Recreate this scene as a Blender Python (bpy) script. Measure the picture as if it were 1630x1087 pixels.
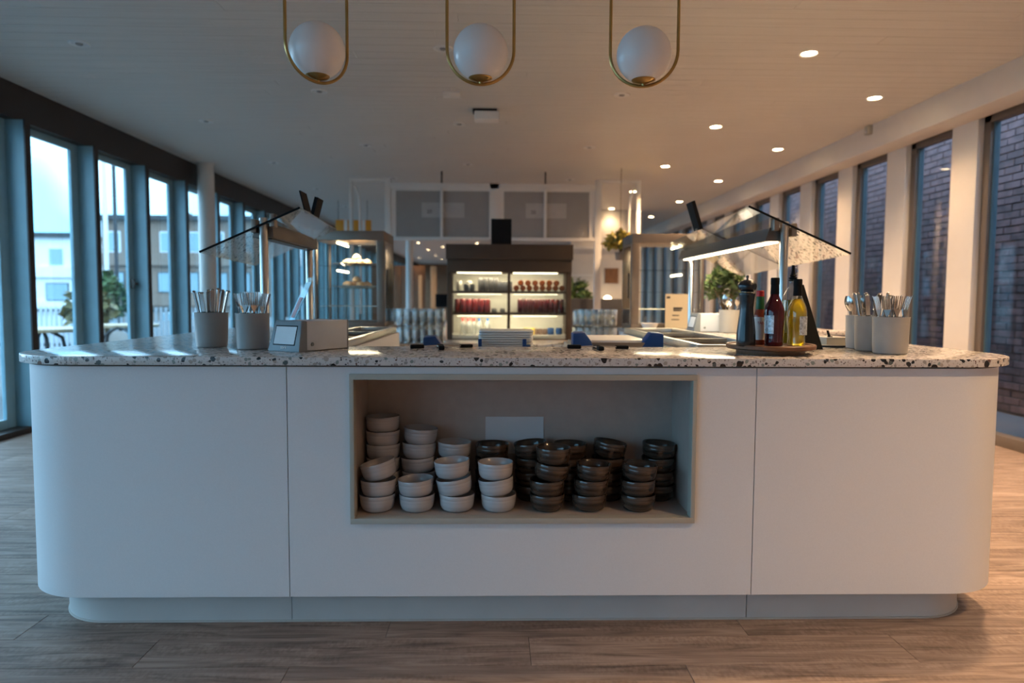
import bpy, bmesh, math, random
from mathutils import Vector, Matrix, Euler
random.seed(7)
PI = math.pi
scene = bpy.context.scene
for o in list(bpy.data.objects): bpy.data.objects.remove(o)

# ------------------------------------------------------------------ camera
F_PX, CX, CY, CAM_H = 1087.0, 815.0, 543.5, 1.111
pit, yaw, rol = math.radians(3.58), math.radians(1.3), math.radians(0.3)
fw = Vector((math.sin(yaw)*math.cos(pit), math.cos(yaw)*math.cos(pit), -math.sin(pit)))
r0 = Vector((math.cos(yaw), -math.sin(yaw), 0)); u0 = r0.cross(fw)
RT = r0*math.cos(rol) + u0*math.sin(rol); UP = u0*math.cos(rol) - r0*math.sin(rol)
cam_d = bpy.data.cameras.new('camera'); cam = bpy.data.objects.new('camera', cam_d)
scene.collection.objects.link(cam)
cam_d.sensor_width = 36; cam_d.lens = 36*F_PX/1630
cam.matrix_world = Matrix(((RT.x, UP.x, -fw.x, 0), (RT.y, UP.y, -fw.y, 0), (RT.z, UP.z, -fw.z, CAM_H), (0, 0, 0, 1)))
cam_d.dof.use_dof = True; cam_d.dof.focus_distance = 2.4; cam_d.dof.aperture_fstop = 2.0
cam_d.clip_end = 300
scene.camera = cam
# ------------------------------------------------------------------ sky, exposure
SKY_STRENGTH = 4.6
LAMP_W = 120.0
EXPOSURE = 1.28
scene.view_settings.view_transform = 'Standard'; scene.view_settings.look = 'None'
scene.view_settings.gamma = 1; scene.view_settings.use_curve_mapping = False
scene.view_settings.exposure = EXPOSURE
world = bpy.data.worlds.new('sky'); scene.world = world; world.use_nodes = True
wn = world.node_tree.nodes; wl = world.node_tree.links
wbg = wn['Background']
wtc = wn.new('ShaderNodeTexCoord'); wno = wn.new('ShaderNodeTexNoise'); wra = wn.new('ShaderNodeValToRGB')
wno.inputs['Scale'].default_value = 1.7; wno.inputs['Detail'].default_value = 4
wl.new(wtc.outputs['Generated'], wno.inputs['Vector']); wl.new(wno.outputs['Fac'], wra.inputs['Fac'])
wra.color_ramp.elements[0].position = 0.40; wra.color_ramp.elements[0].color = (0.085, 0.23, 0.36, 1)
wra.color_ramp.elements[1].position = 0.60; wra.color_ramp.elements[1].color = (0.48, 0.655, 0.82, 1)
wl.new(wra.outputs['Color'], wbg.inputs['Color']); wbg.inputs['Strength'].default_value = SKY_STRENGTH

# ------------------------------------------------------------------ helpers
COL = scene.collection
def ray(px, py): return RT*((px-CX)/F_PX) - UP*((py-CY)/F_PX) + fw
def at(px, py, y):
    d = ray(px, py); return Vector((0, 0, CAM_H)) + d*(y/d.y)
def X_at(px, py, y): return at(px, py, y).x
def Z_at(px, py, y): return at(px, py, y).z

class MB:
    def __init__(s): s.v = []; s.f = []
    def add(s, vs, fs):
        n = len(s.v); s.v += [tuple(p) for p in vs]; s.f += [tuple(i+n for i in f) for f in fs]; return s
    def hexa(s, p):     # 8 points: bottom 0-3 ccw, top 4-7 ccw
        return s.add(p, [(3,2,1,0),(4,5,6,7),(0,1,5,4),(1,2,6,5),(2,3,7,6),(3,0,4,7)])
    def box(s, x0, x1, y0, y1, z0, z1):
        return s.hexa([(x0,y0,z0),(x1,y0,z0),(x1,y1,z0),(x0,y1,z0),(x0,y0,z1),(x1,y0,z1),(x1,y1,z1),(x0,y1,z1)])
    def obox(s, size, mat):   # oriented box centred at origin, transformed
        a, b, c = [q/2 for q in size]
        return s.hexa([mat @ Vector(p) for p in ((-a,-b,-c),(a,-b,-c),(a,b,-c),(-a,b,-c),(-a,-b,c),(a,-b,c),(a,b,c),(-a,b,c))])
    def slab(s, pts, n, t):   # quad given by 4 points, thickness t along n
        n = Vector(n); q = [Vector(p) for p in pts]
        return s.hexa([p - n*t/2 for p in q] + [p + n*t/2 for p in q])
    def prism(s, poly, z0, z1):
        n = len(poly); vs = [(x, y, z0) for x, y in poly] + [(x, y, z1) for x, y in poly]
        fs = [tuple(range(n-1, -1, -1)), tuple(range(n, 2*n))] + [(i, (i+1) % n, n+(i+1) % n, n+i) for i in range(n)]
        return s.add(vs, fs)
    def lathe(s, prof, seg=24, c=(0, 0, 0), mat=None):
        c = Vector(c); base = len(s.v); idx = []
        for r, z in prof:
            if r < 1e-6:
                p = Vector((0, 0, z)); p = (mat @ p) if mat else p + c
                s.v.append(tuple(p)); idx.append([len(s.v)-1])
            else:
                row = []
                for i in range(seg):
                    a = 2*PI*i/seg; p = Vector((r*math.cos(a), r*math.sin(a), z)); p = (mat @ p) if mat else p + c
                    s.v.append(tuple(p)); row.append(len(s.v)-1)
                idx.append(row)
        for a, b in zip(idx, idx[1:]):
            for i in range(seg):
                j = (i+1) % seg
                if len(a) == 1 and len(b) == 1: continue
                if len(a) == 1: s.f.append((a[0], b[j], b[i]))
                elif len(b) == 1: s.f.append((a[i], a[j], b[0]))
                else: s.f.append((a[i], a[j], b[j], b[i]))
        return s
    def cyl(s, c, r, h, seg=20): return s.lathe([(0, 0), (r, 0), (r, h), (0, h)], seg, c)
    def sphere(s, c, r, seg=24, rings=14):
        return s.lathe([(r*math.sin(PI*i/rings) if 0 < i < rings else 0, -r*math.cos(PI*i/rings)) for i in range(rings+1)], seg, c)
    def tube(s, pts, r, seg=8, closed=False):
        P = [Vector(p) for p in pts]; n = len(P); rings = []
        rr = r if isinstance(r, (list, tuple)) else [r]*n
        prev = None
        for i in range(n):
            if closed: t = (P[(i+1) % n] - P[i-1]).normalized()
            else: t = (P[min(i+1, n-1)] - P[max(i-1, 0)]).normalized()
            if prev is None:
                a = Vector((0, 0, 1)) if abs(t.z) < .9 else Vector((1, 0, 0)); u = t.cross(a).normalized()
            else: u = (prev - t*prev.dot(t)).normalized()
            prev = u; w = t.cross(u); row = []
            for k in range(seg):
                a = 2*PI*k/seg; s.v.append(tuple(P[i] + (u*math.cos(a) + w*math.sin(a))*rr[i])); row.append(len(s.v)-1)
            rings.append(row)
        m = n if closed else n-1
        for i in range(m):
            a, b = rings[i], rings[(i+1) % n]
            for k in range(seg): s.f.append((a[k], a[(k+1) % seg], b[(k+1) % seg], b[k]))
        if not closed: s.f.append(tuple(reversed(rings[0]))); s.f.append(tuple(rings[-1]))
        return s
    def mesh(s, name, bevel=0, smooth=True, ang=35, segs=2):
        me = bpy.data.meshes.new(name); me.from_pydata(s.v, [], s.f); me.update()
        bm = bmesh.new(); bm.from_mesh(me)
        bmesh.ops.recalc_face_normals(bm, faces=bm.faces)
        if bevel:
            es = [e for e in bm.edges if len(e.link_faces) == 2 and e.calc_face_angle(0) > .6]
            bmesh.ops.bevel(bm, geom=es, offset=bevel, segments=segs, profile=.6, affect='EDGES', clamp_overlap=True)
        bm.to_mesh(me); bm.free()
        if smooth:
            me.polygons.foreach_set('use_smooth', [True]*len(me.polygons)); me.set_sharp_from_angle(angle=math.radians(ang))
        return me

def link(name, me, m, parent=None, loc=None):
    o = bpy.data.objects.new(name, me); COL.objects.link(o)
    if m is not None:
        if len(me.materials) == 0: me.materials.append(m)
    if parent is not None: o.parent = parent
    if loc is not None: o.location = loc
    return o
def part(name, mb, m, parent=None, bevel=0, label=None, loc=None, **k):
    o = link(name, mb.mesh(name, bevel, **k), m, parent, loc)
    if label: o['label'] = label
    return o
def tag(o, label, cat, group=None, kind=None):
    o['label'] = label; o['category'] = cat
    if group: o['group'] = group
    if kind: o['kind'] = kind
    return o
def thing(name, label, cat, loc=(0, 0, 0), rotz=0, group=None, kind=None):
    o = bpy.data.objects.new(name, None); COL.objects.link(o); o.empty_display_size = .05
    o.location = loc; o.rotation_euler = (0, 0, rotz)
    return tag(o, label, cat, group, kind)
def dup(root, loc=None, rot=None, label=None, group=None, parent=None):
    c = root.copy(); COL.objects.link(c)
    if parent is not None: c.parent = parent
    if loc is not None: c.location = loc
    if rot is not None: c.rotation_euler = rot
    if label: c['label'] = label
    if group: c['group'] = group
    for ch in root.children:
        d = ch.copy(); COL.objects.link(d); d.parent = c
        for g in ch.children:
            e = g.copy(); COL.objects.link(e); e.parent = d
    return c
def lettering(txt, size, m, parent, loc, rot, name='lettering', thick=.0003, align='CENTER'):
    cu = bpy.data.curves.new('txt', 'FONT'); cu.body = txt; cu.size = size; cu.extrude = thick; cu.align_x = align
    cu.resolution_u = 3
    o = bpy.data.objects.new('txt', cu); COL.objects.link(o)
    dg = bpy.context.evaluated_depsgraph_get(); me = bpy.data.meshes.new_from_object(o.evaluated_get(dg))
    bpy.data.objects.remove(o); me.materials.clear()
    t = link(name, me, m, parent, loc); t.rotation_euler = rot
    return t
ORD = ['nearest', 'second', 'third', 'fourth', 'fifth', 'sixth', 'seventh', 'eighth', 'ninth', 'tenth', 'eleventh', 'twelfth', 'thirteenth', 'fourteenth', 'fifteenth', 'sixteenth', 'seventeenth', 'eighteenth', 'nineteenth', 'twentieth']
LFT = ['first'] + ORD[1:]

# ------------------------------------------------------------------ materials
M = {}
def mat(name, col, rough=.5, metal=0., var=.06, scale=8., bump=0., bscale=60., emit=None, estr=0., trans=0., ior=1.45, coat=0., stretch=None, sheen=0):
    m = bpy.data.materials.new(name); m.use_nodes = True; nt = m.node_tree; n = nt.nodes; L = nt.links
    b = n['Principled BSDF']
    b.inputs['Roughness'].default_value = rough; b.inputs['Metallic'].default_value = metal
    b.inputs['Transmission Weight'].default_value = trans; b.inputs['IOR'].default_value = ior
    b.inputs['Coat Weight'].default_value = coat
    tc = n.new('ShaderNodeTexCoord'); mp = n.new('ShaderNodeMapping'); L.new(tc.outputs['Object'], mp.inputs['Vector'])
    if stretch: mp.inputs['Scale'].default_value = stretch
    no = n.new('ShaderNodeTexNoise'); no.inputs['Scale'].default_value = scale; no.inputs['Detail'].default_value = 5
    L.new(mp.outputs['Vector'], no.inputs['Vector'])
    ra = n.new('ShaderNodeValToRGB'); L.new(no.outputs['Fac'], ra.inputs['Fac'])
    ra.color_ramp.elements[0].position = .3; ra.color_ramp.elements[1].position = .7
    ra.color_ramp.elements[0].color = tuple(c*(1-var) for c in col) + (1,); ra.color_ramp.elements[1].color = tuple(min(1, c*(1+var)) for c in col) + (1,)
    L.new(ra.outputs['Color'], b.inputs['Base Color'])
    if bump:
        n2 = n.new('ShaderNodeTexNoise'); n2.inputs['Scale'].default_value = bscale; n2.inputs['Detail'].default_value = 3
        L.new(mp.outputs['Vector'], n2.inputs['Vector'])
        bp = n.new('ShaderNodeBump'); bp.inputs['Strength'].default_value = bump; bp.inputs['Distance'].default_value = .002
        L.new(n2.outputs['Fac'], bp.inputs['Height']); L.new(bp.outputs['Normal'], b.inputs['Normal'])
    if emit: b.inputs['Emission Color'].default_value = tuple(emit) + (1,); b.inputs['Emission Strength'].default_value = estr
    M[name] = m; return m
def thin_glass(name, tint, ior=1.5, rough=0., boost=1., haze=0.):
    m = bpy.data.materials.new(name); m.use_nodes = True; nt = m.node_tree; n = nt.nodes; L = nt.links
    for q in list(n):
        if q.type != 'OUTPUT_MATERIAL': n.remove(q)
    out = [q for q in n if q.type == 'OUTPUT_MATERIAL'][0]
    tr = n.new('ShaderNodeBsdfTransparent'); gl = n.new('ShaderNodeBsdfGlossy'); fr = n.new('ShaderNodeFresnel'); mx = n.new('ShaderNodeMixShader')
    no = n.new('ShaderNodeTexNoise'); no.inputs['Scale'].default_value = 3; ra = n.new('ShaderNodeValToRGB')
    ra.color_ramp.elements[0].color = tuple(c*.98 for c in tint) + (1,); ra.color_ramp.elements[1].color = tuple(tint) + (1,)
    L.new(no.outputs['Fac'], ra.inputs['Fac']); L.new(ra.outputs['Color'], tr.inputs['Color'])
    gl.inputs['Roughness'].default_value = rough; fr.inputs['IOR'].default_value = ior
    ge = n.new('ShaderNodeNewGeometry'); mixv = n.new('ShaderNodeMath'); mixv.operation = 'MULTIPLY'; mixv.inputs[1].default_value = boost
    # fresnel evaluated as if always seen from outside so thin panes never turn into mirrors
    lw = n.new('ShaderNodeLayerWeight'); lw.inputs['Blend'].default_value = .5
    pw = n.new('ShaderNodeMath'); pw.operation = 'POWER'; pw.inputs[1].default_value = 3.6
    mr = n.new('ShaderNodeMapRange'); mr.inputs['To Min'].default_value = .045; mr.inputs['To Max'].default_value = .9
    L.new(lw.outputs['Facing'], pw.inputs[0]); L.new(pw.outputs[0], mr.inputs['Value']); L.new(mr.outputs['Result'], mixv.inputs[0])
    n.remove(fr); n.remove(ge)
    L.new(mixv.outputs[0], mx.inputs['Fac']); L.new(tr.outputs[0], mx.inputs[1]); L.new(gl.outputs[0], mx.inputs[2])
    if haze:      # white diffuse mixed in to brighten dark-looking glass
        df = n.new('ShaderNodeBsdfDiffuse'); df.inputs['Color'].default_value = (.8, .85, .88, 1); m2 = n.new('ShaderNodeMixShader'); m2.inputs['Fac'].default_value = haze
        L.new(mx.outputs[0], m2.inputs[1]); L.new(df.outputs[0], m2.inputs[2]); L.new(m2.outputs[0], out.inputs['Surface'])
    else: L.new(mx.outputs[0], out.inputs['Surface'])
    M[name] = m; return m

mat('panel', (.70, .70, .715), .45, bump=.05, bscale=700, var=.02, scale=250)
mat('plinth', (.54, .54, .53), .35, var=.03)
mat('trim_line', (.5, .48, .45), .4)
mat('gap', (.16, .12, .10), .7)
mat('niche_frame', (.40, .375, .32), .5, var=.03)
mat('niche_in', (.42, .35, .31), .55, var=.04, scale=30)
mat('paper', (.62, .62, .64), .7, var=.02)
mat('bowl_light', (.46, .44, .445), .2, var=.10, scale=6, stretch=(1, 1, 14), bump=.12, bscale=14, coat=.3)
mat('bowl_dark', (.060, .040, .030), .2, var=.7, scale=5, stretch=(1, 1, 10), bump=.12, bscale=14, coat=.4)
mat('steel', (.55, .53, .50), .28, 1., var=.05, scale=30)
mat('fridge_brown', (.060, .038, .025), .5, .1); mat('steel_brown', (.27, .22, .185), .38, .85, var=.05, scale=20)
mat('box_metal', (.15, .125, .11), .35, .7); mat('steel_dark', (.10, .085, .075), .4, .6)
mat('chrome', (.7, .7, .7), .12, 1., var=.03)
mat('brass', (.42, .27, .10), .28, 1., var=.06, scale=20)
mat('opal', (.80, .77, .77), .35, var=.01, coat=.3)
mat('black', (.006, .006, .007), .6); M['black'].node_tree.nodes['Principled BSDF'].inputs['Specular IOR Level'].default_value = .15
mat('black_gloss', (.006, .010, .014), .25, coat=.25)
mat('cup', (.31, .29, .275), .35, var=.03, scale=20, coat=.2)
mat('cup_pale', (.34, .325, .305), .45, var=.03, scale=20)
mat('cutlery', (.44, .43, .42), .2, 1., var=.04)
mat('disp_face', (.20, .22, .24), .35)
mat('disp_body', (.56, .60, .68), .45)
mat('napkin', (.72, .74, .76), .8, bump=.3, bscale=120)
mat('wood_tray', (.16, .068, .030), .4, var=.3, scale=6, stretch=(1, 12, 12))
mat('wood_brown', (.20, .10, .05), .5, var=.25, scale=5, stretch=(8, 8, 1))
mat('wood_pale', (.45, .30, .17), .5, var=.15, scale=5, stretch=(8, 8, 1))
mat('white_paint', (.68, .66, .63), .5, var=.02)
mat('white_gloss', (.75, .74, .72), .3, var=.02)
mat('wall_white', (.66, .63, .59), .6, bump=.05, var=.02)
mat('frame_teal', (.24, .41, .48), .45, var=.05)
mat('bead_blue', (.08, .15, .19), .4); mat('frame_brown', (.030, .023, .021), .45, var=.06)
mat('frame_taupe', (.13, .105, .085), .45, var=.05)
mat('grey_panel', (.30, .285, .27), .7, bump=.1, bscale=900, var=.03)
mat('sign_print', (.42, .40, .39), .6)
mat('ink', (.06, .055, .05), .6)
mat('blue_plastic', (.010, .055, .20), .35)
mat('red', (.085, .004, .005), .3); mat('dark_red', (.04, .003, .005), .3); mat('amber', (.16, .035, .006), .2)
mat('blue_can', (.012, .06, .20), .3, .1); mat('grey_can', (.13, .125, .13), .35, .3); mat('white_can', (.62, .60, .56), .35, .1); mat('brown_can', (.16, .10, .08), .35)
mat('yellow', (.7, .5, .12), .4); mat('orange', (.75, .32, .03), .5)
mat('pastry', (.62, .42, .24), .6, var=.4, scale=14, bump=.5, bscale=30)
mat('vinegar', (.075, .006, .010), .08, trans=.25, ior=1.35, coat=.5)
mat('oil_green', (.55, .52, .03), .04, trans=.75, ior=1.35); mat('oil_gold', (.85, .58, .04), .04, trans=.75, ior=1.35)
mat('sauce', (.22, .045, .02), .15, trans=.2); mat('label_white', (.62, .62, .60), .6); mat('label_silver', (.50, .54, .58), .35, .3, var=.5, scale=120)
mat('cap_green', (.012, .10, .03), .35); mat('cap_red', (.45, .02, .02), .4); mat('clear_bottle', (.72, .74, .74), .1, trans=.6, ior=1.2)
mat('leaf', (.055, .10, .030), .5, var=.5, scale=4); mat('leaf_gold', (.42, .36, .08), .5, var=.5, scale=4); mat('leaf_straw', (.20, .155, .06), .6, var=.4, scale=4); mat('stem', (.12, .08, .04), .7)
mat('pot', (.20, .185, .17), .7)
mat('paving', (.11, .115, .12), .8, var=.1, scale=3); mat('mortar', (.05, .045, .045), .9, bump=.3)
mat('render_white', (.72, .74, .76), .7, var=.02); mat('render_brown', (.20, .15, .12), .8); mat('roof_dark', (.03, .035, .04), .6); mat('far_glass', (.22, .34, .40), .15)
mat('slat_pale', (.42, .46, .50), .6); mat('slat_white', (.78, .76, .70), .5); mat('fabric_dark', (.05, .05, .055), .8); mat('fabric_pale', (.6, .52, .48), .8)
mat('led', (1, .95, .85), .5, emit=(1, .80, .50), estr=5); mat('led_soft', (1, .95, .85), .5, emit=(1, .82, .52), estr=2.5)
mat('downlight_on', (1, .9, .7), .5, emit=(1, .72, .40), estr=18); mat('downlight_off', (.62, .62, .62), .3); mat('recess_grey', (.25, .25, .25), .4); mat('ring', (.72, .71, .69), .4)
mat('lamp_glow', (1, .9, .7), .5, emit=(1, .74, .45), estr=6)
mat('screen', (.10, .22, .26), .2, var=.6, scale=6); mat('poster', (.06, .16, .22), .3, var=.8, scale=22); mat('poster_red', (.4, .12, .13), .5, var=.4, scale=30)
mat('slab_base', (.05, .045, .04), .9)
thin_glass('window_glass', (.90, .96, .98)); thin_glass('guard_glass', (.93, .95, .93), boost=1.3); mat('tumbler_glass', (.96, .98, .985), .0, trans=1., ior=1.42, var=.005); thin_glass('bottle_glass', (.96, .98, .97), boost=1.6); thin_glass('case_glass', (.93, .95, .94)); thin_glass('acrylic', (.85, .92, .95), boost=.35); thin_glass('grey_window', (.86, .88, .92), boost=.5)

def mat_wood_floor():
    m = bpy.data.materials.new('plank'); m.use_nodes = True; nt = m.node_tree; n = nt.nodes; L = nt.links; b = n['Principled BSDF']
    tc = n.new('ShaderNodeTexCoord'); oi = n.new('ShaderNodeObjectInfo'); mp = n.new('ShaderNodeMapping')
    L.new(tc.outputs['Object'], mp.inputs['Vector']); mp.inputs['Scale'].default_value = (1.1, 9, 1)
    ad = n.new('ShaderNodeVectorMath'); ad.operation = 'ADD'; sc = n.new('ShaderNodeMath'); sc.operation = 'MULTIPLY'; sc.inputs[1].default_value = 37
    L.new(oi.outputs['Random'], sc.inputs[0]); L.new(mp.outputs['Vector'], ad.inputs[0]); L.new(sc.outputs[0], ad.inputs[1])
    no = n.new('ShaderNodeTexNoise'); no.inputs['Scale'].default_value = 2.4; no.inputs['Detail'].default_value = 7; no.inputs['Distortion'].default_value = 1.4; L.new(ad.outputs[0], no.inputs['Vector'])
    ra = n.new('ShaderNodeValToRGB'); L.new(no.outputs['Fac'], ra.inputs['Fac'])
    e = ra.color_ramp.elements; e[0].position = .28; e[0].color = (.155, .115, .098, 1); e[1].position = .72; e[1].color = (.40, .31, .26, 1)
    k = e.new(.48); k.color = (.28, .21, .174, 1)
    # patches of fine saw marks across the plank, long dark pores along it
    m2 = n.new('ShaderNodeMapping'); m2.inputs['Scale'].default_value = (75, 5, 1); m2.inputs['Rotation'].default_value = (0, 0, .25); L.new(ad.outputs[0], m2.inputs['Vector'])
    sm = n.new('ShaderNodeTexNoise'); sm.inputs['Scale'].default_value = 1.; sm.inputs['Detail'].default_value = 2; L.new(m2.outputs['Vector'], sm.inputs['Vector'])
    pa = n.new('ShaderNodeTexNoise'); pa.inputs['Scale'].default_value = 1.6; L.new(ad.outputs[0], pa.inputs['Vector'])
    pr2 = n.new('ShaderNodeMapRange'); pr2.inputs['From Min'].default_value = .42; pr2.inputs['From Max'].default_value = .62; pr2.inputs['To Max'].default_value = .55; L.new(pa.outputs['Fac'], pr2.inputs['Value'])
    sr = n.new('ShaderNodeValToRGB'); sr.color_ramp.elements[0].position = .38; sr.color_ramp.elements[0].color = (.62, .58, .55, 1); sr.color_ramp.elements[1].position = .60; sr.color_ramp.elements[1].color = (1, 1, 1, 1); L.new(sm.outputs['Fac'], sr.inputs['Fac'])
    m3 = n.new('ShaderNodeMapping'); m3.inputs['Scale'].default_value = (2.5, 60, 1); L.new(ad.outputs[0], m3.inputs['Vector'])
    po = n.new('ShaderNodeTexNoise'); po.inputs['Scale'].default_value = 1.; po.inputs['Detail'].default_value = 4; L.new(m3.outputs['Vector'], po.inputs['Vector'])
    pr3 = n.new('ShaderNodeValToRGB'); pr3.color_ramp.elements[0].position = .32; pr3.color_ramp.elements[0].color = (.55, .5, .47, 1); pr3.color_ramp.elements[1].position = .5; pr3.color_ramp.elements[1].color = (1, 1, 1, 1); L.new(po.outputs['Fac'], pr3.inputs['Fac'])
    mx0 = n.new('ShaderNodeMix'); mx0.data_type = 'RGBA'; mx0.blend_type = 'MULTIPLY'; L.new(pr2.outputs[0], mx0.inputs['Factor']); L.new(ra.outputs['Color'], mx0.inputs['A']); L.new(sr.outputs['Color'], mx0.inputs['B'])
    mx = n.new('ShaderNodeMix'); mx.data_type = 'RGBA'; mx.blend_type = 'MULTIPLY'; mx.inputs['Factor'].default_value = .7; L.new(mx0.outputs['Result'], mx.inputs['A']); L.new(pr3.outputs['Color'], mx.inputs['B'])
    hv = n.new('ShaderNodeHueSaturation'); mr = n.new('ShaderNodeMapRange'); mr.inputs['To Min'].default_value = .86; mr.inputs['To Max'].default_value = 1.16
    L.new(oi.outputs['Random'], mr.inputs['Value']); L.new(mr.outputs[0], hv.inputs['Value']); L.new(mx.outputs['Result'], hv.inputs['Color']); L.new(hv.outputs['Color'], b.inputs['Base Color'])
    b.inputs['Roughness'].default_value = .55; b.inputs['Specular IOR Level'].default_value = .18
    bp = n.new('ShaderNodeBump'); bp.inputs['Strength'].default_value = .12; bp.inputs['Distance'].default_value = .003; L.new(no.outputs['Fac'], bp.inputs['Height']); L.new(bp.outputs['Normal'], b.inputs['Normal'])
    M['plank'] = m
mat_wood_floor()
def mat_ceiling():
    m = bpy.data.materials.new('ceiling_strip'); m.use_nodes = True; nt = m.node_tree; n = nt.nodes; L = nt.links; b = n['Principled BSDF']
    tc = n.new('ShaderNodeTexCoord'); mp = n.new('ShaderNodeMapping'); mp.inputs['Scale'].default_value = (.4, 14, 1); L.new(tc.outputs['Object'], mp.inputs['Vector'])
    no = n.new('ShaderNodeTexNoise'); no.inputs['Scale'].default_value = 3; no.inputs['Detail'].default_value = 3; L.new(mp.outputs['Vector'], no.inputs['Vector'])
    ra = n.new('ShaderNodeValToRGB'); L.new(no.outputs['Fac'], ra.inputs['Fac']); ra.color_ramp.elements[0].position = .3; ra.color_ramp.elements[1].position = .7
    ra.color_ramp.elements[0].color = (.56, .54, .505, 1); ra.color_ramp.elements[1].color = (.63, .61, .575, 1)
    L.new(ra.outputs['Color'], b.inputs['Base Color']); b.inputs['Roughness'].default_value = .5
    wv = n.new('ShaderNodeTexWave'); wv.bands_direction = 'Y'; wv.inputs['Scale'].default_value = 12; L.new(tc.outputs['Object'], wv.inputs['Vector'])
    bp = n.new('ShaderNodeBump'); bp.inputs['Strength'].default_value = .15; bp.inputs['Distance'].default_value = .003; L.new(wv.outputs['Fac'], bp.inputs['Height']); L.new(bp.outputs['Normal'], b.inputs['Normal'])
    M['ceiling_strip'] = m
mat_ceiling()
def mat_terrazzo():
    m = bpy.data.materials.new('terrazzo'); m.use_nodes = True; nt = m.node_tree; n = nt.nodes; L = nt.links; b = n['Principled BSDF']
    tc = n.new('ShaderNodeTexCoord'); cur = None
    base = n.new('ShaderNodeRGB'); base.outputs[0].default_value = (.60, .565, .545, 1); cur = base.outputs[0]
    dn = n.new('ShaderNodeTexNoise'); dn.inputs['Scale'].default_value = 45; dn.inputs['Detail'].default_value = 2; L.new(tc.outputs['Object'], dn.inputs['Vector'])
    dv = n.new('ShaderNodeVectorMath'); dv.operation = 'MULTIPLY_ADD'; dv.inputs[1].default_value = (.012, .012, .012); L.new(dn.outputs['Color'], dv.inputs[0]); L.new(tc.outputs['Object'], dv.inputs[2])
    for scale, thr, keep, cols in ((150, .42, .55, [(.40, .36, .34), (.48, .44, .42), (.22, .18, .17), (.55, .5, .47)]),
                                   (62, .40, .60, [(.02, .02, .022), (.30, .28, .27), (.16, .085, .065), (.06, .058, .06), (.24, .27, .25), (.38, .33, .29)]),
                                   (34, .36, .40, [(.012, .012, .014), (.03, .028, .03), (.19, .10, .075), (.10, .12, .12)])):
        vo = n.new('ShaderNodeTexVoronoi'); vo.inputs['Scale'].default_value = scale; L.new(dv.outputs[0], vo.inputs['Vector'])
        se = n.new('ShaderNodeSeparateColor'); L.new(vo.outputs['Color'], se.inputs[0])
        lt = n.new('ShaderNodeMath'); lt.operation = 'LESS_THAN'; lt.inputs[1].default_value = thr; L.new(vo.outputs['Distance'], lt.inputs[0])
        kp = n.new('ShaderNodeMath'); kp.operation = 'LESS_THAN'; kp.inputs[1].default_value = keep; L.new(se.outputs[0], kp.inputs[0])
        mu = n.new('ShaderNodeMath'); mu.operation = 'MULTIPLY'; L.new(lt.outputs[0], mu.inputs[0]); L.new(kp.outputs[0], mu.inputs[1])
        ra = n.new('ShaderNodeValToRGB'); ra.color_ramp.interpolation = 'CONSTANT'; L.new(se.outputs[1], ra.inputs['Fac'])
        e = ra.color_ramp.elements
        for i, c in enumerate(cols):
            if i < 2: e[i].position = i/len(cols); e[i].color = c + (1,)
            else: q = e.new(i/len(cols)); q.color = c + (1,)
        mx = n.new('ShaderNodeMix'); mx.data_type = 'RGBA'; L.new(mu.outputs[0], mx.inputs['Factor']); L.new(cur, mx.inputs['A']); L.new(ra.outputs['Color'], mx.inputs['B']); cur = mx.outputs['Result']
    L.new(cur, b.inputs['Base Color']); b.inputs['Roughness'].default_value = .16; b.inputs['IOR'].default_value = 1.5
    M['terrazzo'] = m
mat_terrazzo()
def mat_brick():
    m = bpy.data.materials.new('brick'); m.use_nodes = True; nt = m.node_tree; n = nt.nodes; L = nt.links; b = n['Principled BSDF']
    tc = n.new('ShaderNodeTexCoord'); oi = n.new('ShaderNodeObjectInfo'); ge = n.new('ShaderNodeNewGeometry'); no = n.new('ShaderNodeTexNoise'); no.inputs['Scale'].default_value = 9; no.inputs['Detail'].default_value = 5
    L.new(ge.outputs['Position'], no.inputs['Vector']); ra = n.new('ShaderNodeValToRGB')
    ad = n.new('ShaderNodeMath'); ad.operation = 'MULTIPLY_ADD'; ad.inputs[1].default_value = .35; L.new(oi.outputs['Random'], ad.inputs[0]); L.new(no.outputs['Fac'], ad.inputs[2]); L.new(ad.outputs[0], ra.inputs['Fac'])
    e = ra.color_ramp.elements; e[0].position = .4; e[0].color = (.062, .040, .043, 1); e[1].position = .9; e[1].color = (.18, .105, .105, 1)
    L.new(ra.outputs['Color'], b.inputs['Base Color']); b.inputs['Roughness'].default_value = .85
    bp = n.new('ShaderNodeBump'); bp.inputs['Strength'].default_value = .5; bp.inputs['Distance'].default_value = .006; L.new(no.outputs['Fac'], bp.inputs['Height']); L.new(bp.outputs['Normal'], b.inputs['Normal'])
    M['brick'] = m
mat_brick()

# ------------------------------------------------------------------ room shell
Y0, Y1 = -5.0, 34.0
XL, XR = -4.06, 4.0
CEIL = 2.8
fl = part('floor', MB().box(XL-.1, XR+.1, Y0, Y1, -.12, -.004), M['slab_base']); tag(fl, 'warm brown oak plank floor with saw-mark grain', 'floor', kind='structure')
rowY0, roww = 2.008-.1752*9, .1752
plank_me = {}
def plank_mesh(l):
    k = round(l, 2)
    if k not in plank_me: plank_me[k] = MB().box(0, k-.0015, 0, roww-.0015, -.004, 0).mesh('plank', .0008, segs=1)
    return plank_me[k]
NR = 34
for r in range(NR):
    y = rowY0 + r*roww; x = XL - (r*.47 % 1.2); first = True
    while x < XR:
        l = 1.2; xs = max(x, XL); xe = min(x+l, XR)
        if xe-xs > .05: link('plank', plank_mesh(xe-xs), M['plank'], fl, (xs, y, 0))
        x += l
ya, yb = rowY0, rowY0 + NR*roww
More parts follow.
